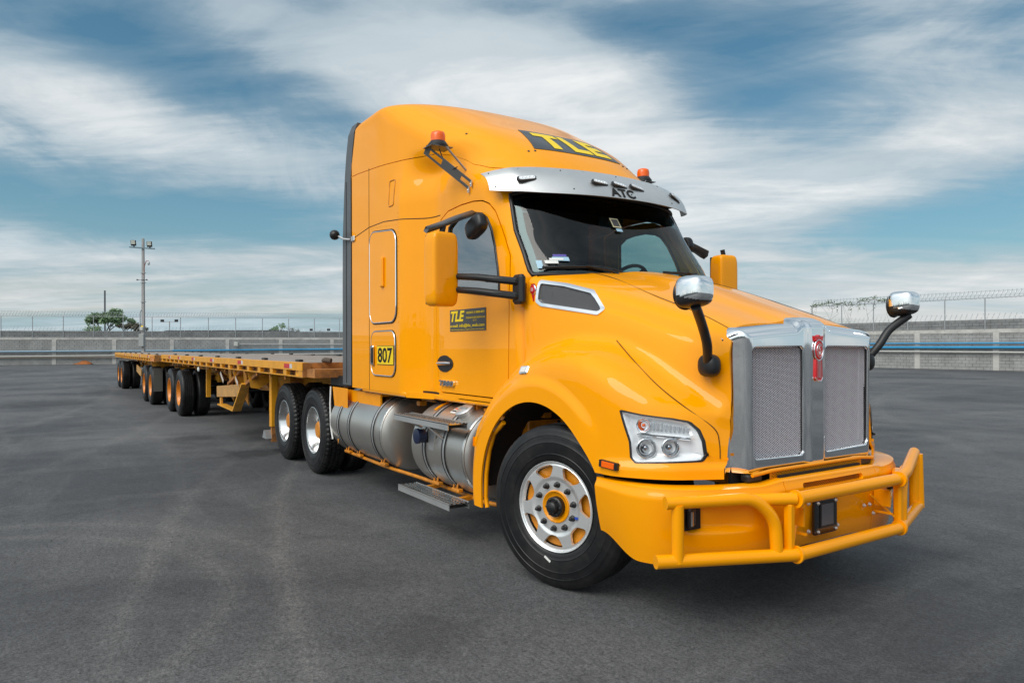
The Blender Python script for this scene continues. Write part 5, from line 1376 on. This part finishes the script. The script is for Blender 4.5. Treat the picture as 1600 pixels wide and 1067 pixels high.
# dolly
c=math.cos(A1);s=math.sin(A1)
DL=root('converter_dolly',(TR1[0]-13.1,TR1[1]-13.1*s-.12,0),A1,'yellow two-axle converter dolly under the nose of the rear trailer','dolly')
for x in(.0,-1.42):
    for sg in(1,-1): dual(DL,x,-1.28*sg,sg,ty_r,dish_o,.525,nuts=False,name='dolly_wheel')
    MB().tube([(x,-.95,.525),(x,.95,.525)],.065,10).build('axle',BLACK,DL)
m=MB(); m.box((-.7,0,.93),(2.4,1.1,.16)); m.bar((.5,.45,.9),(1.9,0,.85),.10,.12); m.bar((.5,-.45,.9),(1.9,0,.85),.10,.12); m.build('dolly_frame',TRAIL,DL)
MB().lathe([(0,1.17),(.46,1.17),(.46,1.1),(0,1.1)],(-.7,0,0),(0,0,1),24,sharp=(1,2)).build('turntable',BLACK,DL)
MB().box((.66,-1.17,.70),(.02,.22,.62)).build('mud_flap',MT['mud_flap_rubber'],DL)
T2,ZT2=flatbed((TR1[0]-12.15,TR1[1]-12.15*s-.13,0),math.radians(.55),13.0,1.20,'rear flatbed trailer at the far tail of the road train, dusty yellow','flatbed trailers in the road train',[(-9.85,1.28,0,0),(-11.2,1.28,0,0)],-3,False)
MB().box((-.32,0,1.26),(.62,2.50,.11)).build('nose_cover',TRAILB,T2)
MB().box((-.45,-1.283,1.255),(.88,.006,.135)).build('fresh_painted_rail',mat('fresh_orange_paint',(.80,.25,.003),.35,coat=.4),T2)
MB().box((-5.0,-1.15,.82),(1.3,.03,.22),Matrix.Rotation(.10,3,'Y')).build('tool_shelf',MT['tan_steel'],T2)
for sg in(-1,1): MB().box((-3.2,sg*.95,.8),(.10,.10,.8)).build('landing_leg',TRAIL,T2)
# ================================================================ YARD
def ground_mat():
    m=bpy.data.materials.new('worn_asphalt'); m.use_nodes=True; t=m.node_tree; b=t.nodes['Principled BSDF']; tcn=nd(t,'ShaderNodeTexCoord'); obj=tcn.outputs['Object']
    def ns(sc_,det=6,rg_=.6,dist=0,scale=(1,1,1),rot=0):
        mp=nd(t,'ShaderNodeMapping'); mp.inputs['Scale'].default_value=scale; mp.inputs['Rotation'].default_value=(0,0,rot); t.links.new(obj,mp.inputs[0])
        n=nd(t,'ShaderNodeTexNoise'); n.inputs['Scale'].default_value=sc_; n.inputs['Detail'].default_value=det; n.inputs['Roughness'].default_value=rg_; n.inputs['Distortion'].default_value=dist; t.links.new(mp.outputs[0],n.inputs['Vector']); return n.outputs[0]
    big=ns(.22,5,.6,.6); mid=ns(1.3,6,.65,.8); strk=ns(.9,5,.6,.6,(.28,1.6,1),.35); strk2=ns(.7,5,.6,.8,(1.8,.3,1),-.2); fine=ns(30,6,.8); agg=ns(110,4,.85)
    c=mixc(t,ramp(t,big,[(.40,0),(.60,1)]),(.060,.062,.067),(.118,.118,.120))
    c=mixc(t,math_(t,'MULTIPLY',ramp(t,strk,[(.50,0),(.66,1)]),.30),c,(.150,.149,.148))
    c=mixc(t,math_(t,'MULTIPLY',ramp(t,strk2,[(.53,0),(.66,1)]),.28),c,(.145,.144,.142))
    c=mixc(t,math_(t,'MULTIPLY',ramp(t,mid,[(.52,0),(.72,1)]),.45),c,(.045,.046,.049))
    # curved tyre tracks: dusty arcs with a tread pattern
    sp=nd(t,'ShaderNodeSeparateXYZ'); t.links.new(obj,sp.inputs[0]); wob=math_(t,'MULTIPLY',math_(t,'SUBTRACT',mid,.5),.25)
    for (cx0,cy0,r0,w0,am) in TRACKS:
        dx=math_(t,'SUBTRACT',sp.outputs[0],cx0); dy=math_(t,'SUBTRACT',sp.outputs[1],cy0); d=math_(t,'SQRT',math_(t,'ADD',math_(t,'MULTIPLY',dx,dx),math_(t,'MULTIPLY',dy,dy)))
        e=math_(t,'SUBTRACT',math_(t,'ADD',d,wob),r0); band=math_(t,'SUBTRACT',1,math_(t,'SMOOTH_MIN',math_(t,'DIVIDE',math_(t,'ABSOLUTE',e),w0),1,.25),clamp=True)
        ang=math_(t,'ARCTAN2',dy,dx); trd=math_(t,'SINE',math_(t,'MULTIPLY',ang,r0*62)); rib=math_(t,'SINE',math_(t,'MULTIPLY',e,105))
        pat=math_(t,'ADD',.56,math_(t,'MULTIPLY',math_(t,'ADD',trd,rib),.16))
        f_=math_(t,'MULTIPLY',math_(t,'MULTIPLY',band,pat),math_(t,'MULTIPLY',ramp(t,big,[(.35,.45),(.58,1)]),am))
        c=mixc(t,f_,c,(.22,.212,.20))
    gr_=ns(14,6,.85); c=mixc(t,1.0,c,ramp(t,gr_,[(.30,.66),(.5,1.02),(.70,1.42)]),'MULTIPLY')
    g2_=ns(60,3,.9); c=mixc(t,1.0,c,ramp(t,g2_,[(.34,.62),(.5,1.0),(.66,1.45)]),'MULTIPLY')
    # oil spots and dark stains
    vo=nd(t,'ShaderNodeTexVoronoi'); vo.inputs['Scale'].default_value=.75; vo.inputs['Randomness'].default_value=1; t.links.new(obj,vo.inputs['Vector'])
    sp2=ramp(t,math_(t,'ADD',vo.outputs['Distance'],math_(t,'MULTIPLY',math_(t,'SUBTRACT',fine,.5),.10)),[(.02,1),(.055,0)])
    c=mixc(t,math_(t,'MULTIPLY',sp2,.7),c,(.025,.025,.027))
    for x0,y0,r0,am in STAINS:
        dx=math_(t,'SUBTRACT',sp.outputs[0],x0); dy=math_(t,'SUBTRACT',sp.outputs[1],y0); d=math_(t,'SQRT',math_(t,'ADD',math_(t,'MULTIPLY',dx,dx),math_(t,'MULTIPLY',dy,dy)))
        d=math_(t,'ADD',math_(t,'DIVIDE',d,r0),math_(t,'MULTIPLY',math_(t,'SUBTRACT',ns(3.5,6,.7),.5),1.6)); c=mixc(t,math_(t,'MULTIPLY',ramp(t,d,[(.5,1),(1,0)]),am),c,(.022,.022,.024))
    c=mixc(t,math_(t,'MULTIPLY',ramp(t,fine,[(.34,1),(.52,0)]),.65),c,(.030,.031,.033))
    c=mixc(t,math_(t,'MULTIPLY',ramp(t,agg,[(.58,0),(.70,1)]),.55),c,(.30,.29,.28))
    t.links.new(c,b.inputs['Base Color']); b.inputs['Specular IOR Level'].default_value=.4
    rr_=math_(t,'MULTIPLY_ADD',mid,.30,.58); t.links.new(rr_,b.inputs['Roughness'])
    bn=nd(t,'ShaderNodeBump'); bn.inputs['Distance'].default_value=.012; hgt=math_(t,'ADD',math_(t,'MULTIPLY',fine,.7),math_(t,'MULTIPLY',agg,.5)); t.links.new(hgt,bn.inputs['Height'])
    t.links.new(bn.outputs[0],b.inputs['Normal']); return m
TRACKS=[(3.96,22.9,26.0,.13,.58),(3.96,22.9,26.9,.12,.45),(-1.5,-5.0,2.08,.13,.50),(-1.5,-5.0,2.5,.12,.40),(-9,-30,25.5,.16,.35),(-9,-30,27.6,.16,.3),(-30,-60,58,.2,.4),(-30,-60,60.4,.2,.4),(-60,25,57,.25,.35),(-60,25,59.2,.25,.35),(20,30,31,.2,.3),(20,30,33.2,.2,.3)]
STAINS=[(-7.1,-1.45,.55,.8),(-9.5,-1.9,.5,.5),(-1.6,-6.0,.20,.7),(.2,-2.2,.35,.35),(-4.6,-5.8,.30,.6),(-20,-4,1.6,.5),(-34,-9,3.5,.45),(-12,14,2.5,.5)]
g=MB(); g.add([(-400,-400,0),(400,-400,0),(400,400,0),(-400,400,0)],[(0,1,2,3)]); gr=g.build('ground',ground_mat()); tag(gr,'dark worn asphalt yard with dusty tyre tracks',None,None,'structure')
# perimeter walls -------------------------------------------------
BLK=mat('concrete_block',(.31,.31,.30),.92,var=.22,vscale=1.1,bump=.006,bscale=14,dirt=((.24,.24,.23),.55,.8)); BLKD=mat('dark_concrete_block',(.21,.215,.215),.92,var=.25,vscale=1.3,bump=.006,bscale=14,dirt=((.14,.142,.144),.5,.9))
MORT=mat('mortar',(.27,.27,.26),.95)
def wall(name,P0,P1,H,cols_every,label,vis=None,phase=0.0):
    P0=Vector((*P0,0));P1=Vector((*P1,0)); d=P1-P0; Lw=d.length; d.normalize(); ang=math.atan2(d.y,d.x)
    r=root(name,P0,ang,label,'wall')
    # camera side is local -y or +y
    ca_=Vector((3.66,-3.87,0))-P0; side=1 if d.cross(ca_).z>0 else -1
    HB=H-.72   # underside of the beam
    m=MB(); m.box((Lw/2,-side*.10,H/2-.005),(Lw,.12,H-.01)); m.build('wall_core',MORT,r)
    m=MB(); m.box((Lw/2,0,HB+.11),(Lw,.30,.24)); m.build('ring_beam',CONC,r)
    m=MB(); x=phase
    cm=MB().box((0,0,HB/2),(.34,.32,HB),bev=.01); cmd=mbdata(cm,'col',CONC); xs_=[]
    while x<Lw: 
        o=link('concrete_column',cmd,r); o.location=(x,0,0); xs_.append(x); x+=cols_every
    lo,hi=vis if vis else (0,Lw)
    rng=random.Random(5); m1=MB();m2=MB()
    bh=.20;bl=.40
    k=0; z=0
    while z<HB-.02:
        h=min(bh,HB-z); x=lo+(.2 if k%2 else 0)
        while x<hi:
            m1.box((x+bl/2,side*.045+rng.uniform(-.006,.006),z+h/2),(bl-.014,.16,h-.014)); x+=bl
        z+=bh;k+=1
    z=HB+.23
    while z<H-.02:
        x=lo+(.2 if k%2 else 0)
        while x<hi:
            m2.box((x+bl/2,side*.045+rng.uniform(-.006,.006),z+.1),(bl-.014,.16,.186)); x+=bl
        z+=bh;k+=1
    tag(m1.build('block_courses',BLK,r),kind='stuff'); tag(m2.build('upper_block_courses',BLKD,r),kind='stuff')
    return r,Lw,d,side,xs_
WL,LL,dL_,sL,xsL=wall('boundary_wall',(-83.9,-38.1),(-59.7,42.0),3.0,4.95,'long grey block wall behind the trailers on the left, pale columns and razor wire above',(20,LL_) if False else (18,84),.9)
WR,LR,dR_,sR,xsR=wall('boundary_wall',(-59.6,42.2),(16,46.8),3.05,4.6,'grey block wall on the right beyond the chrome grille, with two bright blue pipes',(30,58),1.7)
# reposition right wall more exactly is done through its end points
def local(r,x,y,z): return (x,y,z)
def conduit(name,par,side,pts,rad,m_,label,cat='pipe',off=.30):
    m=MB(); m.tube([(x,side*off,z) for x,z in pts],rad,8); ro=m.build(name,m_); ro.location=par.location; ro.rotation_euler=par.rotation_euler; return tag(ro,label,cat)
conduit('blue_pipe',WL,sL,[(45.5,1.25),(60,1.33),(83,1.40)],.085,PIPEB,'thick bright blue pipe along the left wall above the trailer decks')
conduit('grey_pipe',WL,sL,[(0,1.16),(30,1.20),(45.4,1.25)],.09,mat('blue_grey_pipe',(.22,.33,.42),.5),'blue-grey pipe on the wall at the far left, left of the trailer tail')
conduit('upper_grey_pipe',WL,sL,[(51.5,1.85),(72,1.80)],.045,PIPEG,'thin grey conduit running above the blue pipe on the left wall')
conduit('upper_blue_pipe',WL,sL,[(72,1.80),(76,1.84),(83,1.82)],.05,PIPEB,'thinner upper blue pipe on the left wall close to the cab')
conduit('white_pipe',WL,sL,[(0,.78),(15,.86),(30,.76),(46,.84),(60,.86),(83,.95)],.06,mat('white_pipe_plastic',(.5,.49,.46),.6),'sagging white pipe low on the left wall')
conduit('rusty_pipe',WL,sL,[(0,.60),(8,.66),(20,.55),(33,.66),(45,.62)],.035,mat('brown_pipe',(.30,.24,.19),.7),'thin brownish cable pipe under the white one on the left wall')
conduit('blue_pipe',WR,sR,[(30,1.42),(75,1.42)],.085,PIPEB,'lower and thicker blue pipe on the right wall')
conduit('upper_blue_pipe',WR,sR,[(30,1.70),(75,1.66)],.05,PIPEB,'upper and thinner blue pipe on the right wall')
conduit('white_pipe',WR,sR,[(30,1.18),(40,1.14),(50,1.10),(56,1.16),(75,1.13)],.055,MT['white_pipe_plastic'],'pale pipe below the two blue ones on the right wall')
def jbox(par,side,x,z,w_,h_,label):
    m=MB(); m.box((x,side*.42,z),(w_,.16,h_),bev=.03); o=m.build('junction_box',mat('box_offwhite',(.52,.52,.48),.6)); o.location=par.location;o.rotation_euler=par.rotation_euler; tag(o,label,'electrical box'); 
    q=MB().box((x,side*.505,z),(w_*.9,.02,h_*.9),bev=.01).build('box_cover',mat('box_offwhite',(.52,.52,.48),.6),o); return o
jbox(WL,sL,51.2,1.86,.38,.40,'small off-white box on the left wall just right of the lamp pole')
jbox(WL,sL,69.6,1.42,.66,.50,'off-white junction box in the blue pipe above the trailer deck')
jbox(WR,sR,32.2,1.40,.62,.42,'off-white junction box in the blue pipe beside the chrome grille')
# fence on top: posts, rail, razor coil
def fence(par,Lw,side,x0,x1,step,H,label,arm=True):
    r=root('razor_wire_fence',par.location,par.rotation_euler.z,label,'fence'); top=H+1.45
    pm=mbdata(MB().tube([(0,0,H-.55),(0,0,top)],.035,8),'post',GALV); am=mbdata(MB().tube([(0,0,top),(.0,-side*.10,top+.16),(0,-side*.28,top+.42)],.022,6),'arm',GALV)
    x=x0;i=0
    while x<x1:
        o=link('fence_post',pm,r); o.location=(x,side*.13,0)
        if i%2==0: a=link('post_arm',am,o)
        x+=step;i+=1
    m=MB(); m.tube([(x0,side*.13,top),(x1,side*.13,top)],.022,6); m.build('top_rail',GALV,r)
    m=MB(); m.tube([(x0,-side*.10,top+.42),(x1,-side*.10,top+.42)],.008,4); m.tube([(x0,-side*.10,top+.15),(x1,-side*.10,top+.15)],.006,4); m.build('barbed_wire',WIRE,r)
    def coil(nm,zc,rad,pitch,rw,yc):
        pts=[];n=int((x1-x0)/pitch)
        for k in range(n*10+1):
            a=2*math.pi*k/10; pts.append((x0+(x1-x0)*k/(n*10)+.10*math.sin(a),yc+rad*.8*math.cos(a),zc+rad*math.sin(a)))
        m=MB(); m.tube(pts,rw,3,smooth=False); tag(m.build(nm,WIRE,r),kind='stuff')
    coil('razor_wire_coil',top+.22,.27,.24,.0075,-side*.10); coil('lower_razor_wire_coil',H+.26,.24,.30,.006,-side*.18)
    return r
FL=fence(WL,LL,sL,16.5,82,2.475,3.0,'posts, rail and coiled razor wire on top of the left block wall')
FR=fence(WR,LR,sR,31,62,2.3,3.05,'posts, rail and coiled razor wire on top of the right block wall')
# vine on the right fence, trees, poles
LEAF=mat('vine_leaf',(.07,.13,.03),.6,var=.4,vscale=3); LEAFT=mat('tree_leaf',(.19,.29,.15),.65,var=.35,vscale=.7); LEAFD=mat('dull_tree_leaf',(.17,.16,.12),.7,var=.3,vscale=.8); BARK=mat('bark',(.12,.10,.08),.9,var=.3)
def leaves(name,centres,n,size,m_,parent,seed,flat=1.0):
    rg=random.Random(seed); mb=MB()
    for c,rad,cnt in centres:
        for _ in range(int(cnt*n)):
            while True:
                p=Vector((rg.uniform(-1,1),rg.uniform(-1,1),rg.uniform(-1,1)))
                if p.length<1: break
            p=p*(.35+.65*rg.random()**.4)
            p=Vector(c)+Vector((p.x*rad[0],p.y*rad[1],p.z*rad[2])); s_=size*rg.uniform(.6,1.4)
            a=Vector((rg.gauss(0,1),rg.gauss(0,1),rg.gauss(0,.6)*flat)).normalized(); b=a.cross(Vector((rg.gauss(0,1),rg.gauss(0,1),rg.gauss(0,1)))).normalized()
            mb.add([p-a*s_,p-b*s_*.45,p+a*s_,p+b*s_*.45],[(0,1,2,3)])
    return tag(mb.build(name,m_,parent),kind='stuff')
V=root('climbing_vine',(0,0,0),0,'green climbing vine trailing along the razor wire of the right wall','plant'); V.location=WR.location;V.rotation_euler=WR.rotation_euler
rg=random.Random(9); cs=[];m=MB(); pts=[]
x=31.0
while x<37.6:
    z=4.52+.22*rg.random()+.10*math.sin(x*2); pts.append((x,sR*.10+rg.uniform(-.1,.1),z)); cs.append(((x,sR*.12,z+rg.uniform(-.05,.2)),(.35,.2,.20),1.0*rg.uniform(.5,1.6)))
    if rg.random()<.35: cs.append(((x,sR*.15,z-.35),(.15,.12,.35),.5))
    x+=.33
m.tube(pts,.018,5); 
for k in range(16):
    p=Vector(rg.choice(pts)); m.tube([p,p+Vector((rg.uniform(-.4,.6),0,rg.uniform(-.9,-.3))),p+Vector((rg.uniform(-.6,1),0,rg.uniform(-1.5,-.8)))],.007,4)
m.build('vine_stems',BARK,V); leaves('vine_leaves',cs,22,.060,LEAF,V,2)
# twiggy shrub at far right
def camxy(px,dist): u=(px-800)/1100; p=Vector((3.66,-3.87,0))+Fv*dist+Rv*u*dist; return p
def pz(py,dist,px=800): return 1.563+((541.2-.0027*(px-800))-py)*dist/1100
def limbs(mb,p,d,l,r,depth,rg,ends,spread=.6):
    q=p+d*l; mid=p.lerp(q,.5)+Vector((rg.uniform(-1,1),rg.uniform(-1,1),rg.uniform(-.5,.5)))*l*.08
    mb.tube([p,mid,q],[r,r*.85,r*.7],6,cap=False)
    if depth==0: ends.append(q); return
    for k in range(rg.choice((2,3,3))):
        nd_=(d+Vector((rg.uniform(-1,1),rg.uniform(-1,1),rg.uniform(-.35,.6)))*spread).normalized(); limbs(mb,p.lerp(q,rg.uniform(.7,1)),nd_,l*rg.uniform(.6,.85),r*.62,depth-1,rg,ends,spread)
def tree(name,loc,h,crown,label,leafm,seed,n=1.0,size=.10,depth=4,spread=.65,cat='tree',lr=.75,group=None,stem=.35):
    T_=root(name,loc,0,label,cat,group); rg=random.Random(seed); mb=MB(); ends=[]
    mb.tube([(0,0,0),(.05,.02,h*stem*.5),(0,.05,h*stem)],[h*.022,h*.019,h*.016],8)
    for k in range(4): limbs(mb,Vector((0,.05,h*stem)),(Vector((rg.uniform(-1,1),rg.uniform(-1,1),rg.uniform(.7,1.4)))).normalized(),h*crown,h*.011,depth-1,rg,ends,spread)
    mb.build('trunk',BARK,T_)
    leaves('crown',[(e,(lr,lr,lr*.7),1) for e in ends],n*20,size,leafm,T_,seed+1); return T_
p=camxy(165,88); tree('yard_tree',(p.x,p.y,0),7.0,.175,'round leafy green tree behind the left wall, left of the lamp pole',LEAFT,4,2.2,.19,4,.75,lr=.62,stem=.45)
p=camxy(196,92); tree('yard_tree',(p.x,p.y,0),6.3,.17,'browner thin-leaved tree right beside the lamp pole behind the left wall',LEAFD,8,1.7,.14,4,.6,lr=.5,stem=.40)
p=camxy(148,84); tree('low_shrub',(p.x,p.y,0),4.0,.20,'low green shrub top showing over the left wall under the leafy tree',LEAFT,12,.7,.13,3,.6,'shrub',lr=.5,stem=.6)
p=camxy(437,120); tree('distant_tree',(p.x,p.y,0),6.2,.15,'tiny dark green treetop above the left wall nearer the cab',LEAFT,15,.6,.16,3,.5,lr=.5,stem=.55)
p=camxy(455,130); tree('distant_tree',(p.x,p.y,0),6.2,.16,'tiny bare pale treetop above the left wall just right of the green one',mat('pale_leaf',(.16,.17,.14),.7),16,.25,.14,3,.6,lr=.5,stem=.5)
p=camxy(1655,52); tree('bare_tree',(p.x,p.y,0),5.9,.22,'sparse twiggy branches behind the right wall at the picture edge',mat('pale_leaf',(.16,.17,.14),.7),21,.10,.07,4,1.0,lr=.3,stem=.30)
# lamp pole
p=camxy(224,64); LP=root('yard_light_pole',(p.x,p.y,0),YAW+math.pi/2+.0,'tall square concrete pole with two floodlights and a camera behind the trailers','light pole')
# local x -> camera right
LP.rotation_euler=(0,0,math.atan2(Rv.y,Rv.x)); H=pz(373,64,224)
PC=mat('pole_concrete',(.34,.33,.32),.85,var=.1,vscale=2)
m=MB(); k=[(.13,0),(.085,H)]; 
V=[(sx*r,sy*r,z) for r,z in k for sx,sy in((-1,-1),(1,-1),(1,1),(-1,1))]; m.add(V,[(0,1,5,4),(1,2,6,5),(2,3,7,6),(3,0,4,7),(4,5,6,7)]); m.build('pole_shaft',PC,LP)
zc=pz(388,64,224); m=MB(); m.bar((-1.15,-.18,zc+.08),(1.15,-.18,zc-.08),.08,.11); m.build('cross_arm',mat('blue_grey_metal',(.13,.19,.22),.5),LP)
for x,z in((-.72,pz(380.5,64,212)),(.73,pz(382.5,64,238))):
    m=MB(); m.box((x,-.30,z),(.48,.10,.50),Matrix.Rotation(.2,3,'X'),bev=.03); fl=m.build('floodlight',BLACK,LP)
    MB().box((x,-.365,z+.05),(.36,.02,.32),Matrix.Rotation(.2,3,'X')).build('floodlight_glass',mat('flood_glass',(.55,.57,.50),.2),fl); MB().box((x,-.2,z-.28),(.08,.08,.14)).build('floodlight_bracket',BLACK,fl)
m=MB(); zz_=pz(430,64); m.tube([(.12,-.1,zz_),(.20,-.15,zz_+.9),(.38,-.2,zz_+1.35),(.58,-.2,zz_+1.35)],.035,8); ca_=m.build('camera_arm',mat('faded_red_metal',(.30,.12,.09),.6),LP)
m=MB(); m.lathe([(0,.12),(.09,.10),(.11,0),(.11,-.1),(.08,-.2),(0,-.24)],(.60,-.2,zz_+1.20),(0,0,1),14); m.build('dome_camera',mat('camera_white',(.55,.56,.56),.4),ca_)
z2=pz(436,64); m=MB(); m.tube([(-.42,-.15,z2),(.42,-.15,z2)],.02,6); 
for x in(-.42,.42): m.box((x,-.2,z2),(.10,.16,.09))
m.build('small_cameras',BLACK,LP)
for z in(pz(425,64),pz(440,64),pz(470,64)): MB().box((0,0,z),(.36,.36,.05)).build('pole_band',GALV,LP)
m=MB(); m.box((-.0,-.30,pz(530,64)),(.46,.22,1.15),bev=.03); m.build('meter_box',mat('box_grey',(.33,.34,.33),.6),LP); MB().box((0,-.30,pz(512,64)),(.30,.20,.30),bev=.02).build('breaker_box',mat('box_offwhite',(.52,.52,.48),.6),LP); MB().box((0,-.22,pz(508.5,64)),(.16,.02,.14)).build('warning_label',YEL,LP)
# other poles
p=camxy(164,100); o=MB().tube([(0,0,0),(0,0,pz(454,100,164))],.11,10).build('bare_post',mat('dark_post',(.10,.11,.12),.8)); o.location=p; tag(o,'plain dark post rising behind the leafy tree','post')
def tpole(px,py,dist,w_,label):
    p=camxy(px,dist); r=root('distant_floodlight_pole',(p.x,p.y,0),math.atan2(Rv.y,Rv.x),label,'light pole'); h=pz(py,dist,px); MB().tube([(0,0,0),(0,0,h)],.10,8).build('pole_shaft',PC,r); MB().bar((-w_,0,h-.1),(w_,0,h-.1),.1,.12).build('cross_arm',GALV,r)
    for s_ in(-1,1): MB().box((s_*w_,-.1,h+.12),(.7,.3,.55),bev=.05).build('floodlight',BLACK,r)
tpole(265,502,150,1.5,'small distant twin floodlight pole seen over the left wall right of the tall pole'); tpole(500,516,170,2.1,'faint distant twin floodlight pole seen over the left wall beside the cab')
p=camxy(219,70); o=MB().tube([(0,0,0),(0,0,5.0),(.15,0,5.35),(.45,0,5.45)],.05,8).build('vent_pipe',GALV); o.location=p; o.rotation_euler=(0,0,math.atan2(Rv.y,Rv.x)); tag(o,'thin hooked grey pipe standing just left of the tall lamp pole','pipe')
# low roof beyond the wall
p=camxy(360,110); rf=root('far_warehouse',(p.x,p.y,0),math.atan2(Rv.y,Rv.x),'low dark roof line of a building just above the left wall','building'); hh=pz(516.5,110,360)
m=MB(); m.box((0,0,hh/2-.2),(17,8,hh-.5)); m.build('building_wall',CONC,rf); m=MB(); m.prism([(-9.2,0),(-8,.32),(9,.30),(9.2,0)],(0,-4,hh-.35),(1,0,0),(0,0,1),-8); m.build('roof',mat('dark_roof',(.07,.075,.08),.7),rf)
# small stuff at the foot of the left wall
p=camxy(131,65.5); PL=MB(); rg=random.Random(2); 
V=[];n=14
for i in range(n):
    for j in range(7):
        u=i/(n-1);v=j/6; hgt=.42*math.sin(math.pi*min(1,u*.9+.05))**1.2*math.sin(math.pi*v)**.8*(.5+.7*u)+rg.uniform(0,.03); V.append((-.8+1.6*u,-.5+v,max(0,hgt)))
F=[(i*7+j,(i+1)*7+j,(i+1)*7+j+1,i*7+j+1) for i in range(n-1) for j in range(6)]
PL.add(V,F,True); o=PL.build('soil_heap',mat('rusty_soil',(.33,.11,.03),.95,var=.3,vscale=6,bump=.01,bscale=20)); o.location=p; o.rotation_euler=(0,0,math.atan2(Rv.y,Rv.x)); tag(o,'low heap of rust-red soil at the foot of the left wall','soil heap')
for px,w_,lab in((114,1.0,'patch of yellowish weeds at the foot of the left wall beside the soil heap'),(90,.5,'small dark green tuft at the foot of the left wall further left')):
    p=camxy(px,65.8); rg=random.Random(px); m=MB()
    for k in range(160):
        a=Vector((rg.uniform(-w_,w_),rg.uniform(-.25,.25),0)); h_=rg.uniform(.1,.55)*(1-(abs(a.x)/w_)**2*.6)*(1 if px==114 else .35); b=a+Vector((rg.uniform(-.15,.15),0,h_)); m.add([a,a+Vector((.03,0,0)),b],[(0,1,2)])
    o=m.build('weeds',mat('weed_%d'%px,(.16,.17,.05) if px==114 else (.03,.11,.05),.8)); o.location=p; o.rotation_euler=(0,0,math.atan2(Rv.y,Rv.x)); tag(o,lab,'weeds')
p=camxy(100.5,65.3); r=root('marker_post',(p.x,p.y,0),0,'short black and white marker post at the foot of the left wall','post'); MB().tube([(0,0,0),(0,0,.48)],.05,8).build('post_body',BLACK,r); MB().tube([(0,0,.48),(0,0,.66)],.055,8).build('post_cap',WHITE,r)
# the yard continues behind the camera (mirrored in paint and chrome)
MB_=MB(); WB=root('boundary_wall',(60,-46,0),math.pi+.05,'grey block wall closing the yard behind the camera','wall'); MB().box((60,0,1.5),(150,.25,3.0)).build('wall_face',BLK,WB); MB().box((60,0,2.9),(150,.32,.22)).build('ring_beam',CONC,WB)
rg=random.Random(31); cs=[]
for k in range(60): x=-70+k*2.6; h_=rg.uniform(3.5,6.5); cs.append(((x,0,h_*.5),(2.2,1.5,h_*.5),3.0))
TL=leaves('tree_belt',cs,20,.55,LEAFT,None,33); TL.location=(0,-60,0); tag(TL,'dark belt of trees beyond the wall behind the camera','trees')
rg=random.Random(77); mb=MB()
for k in range(900):
    d=1.2+9*rg.random()**1.6; p=camxy(800+rg.uniform(-800,800),d); s_=rg.uniform(.003,.009)*(1.6 if rg.random()<.08 else 1)
    V=[(p.x+s_*rg.uniform(.6,1.2)*math.cos(a),p.y+s_*rg.uniform(.6,1.2)*math.sin(a),0) for a in (0,1.3,2.5,3.8,5.1)]+[(p.x,p.y,s_*.7)]
    mb.add(V,[(0,1,5),(1,2,5),(2,3,5),(3,4,5),(4,0,5)])
o=mb.build('loose_grit',mat('grit',(.07,.07,.07),.9,var=.6,vscale=2)); tag(o,'loose grit scattered on the asphalt in front of the truck',None,None,'stuff')
bpy.context.view_layer.update()
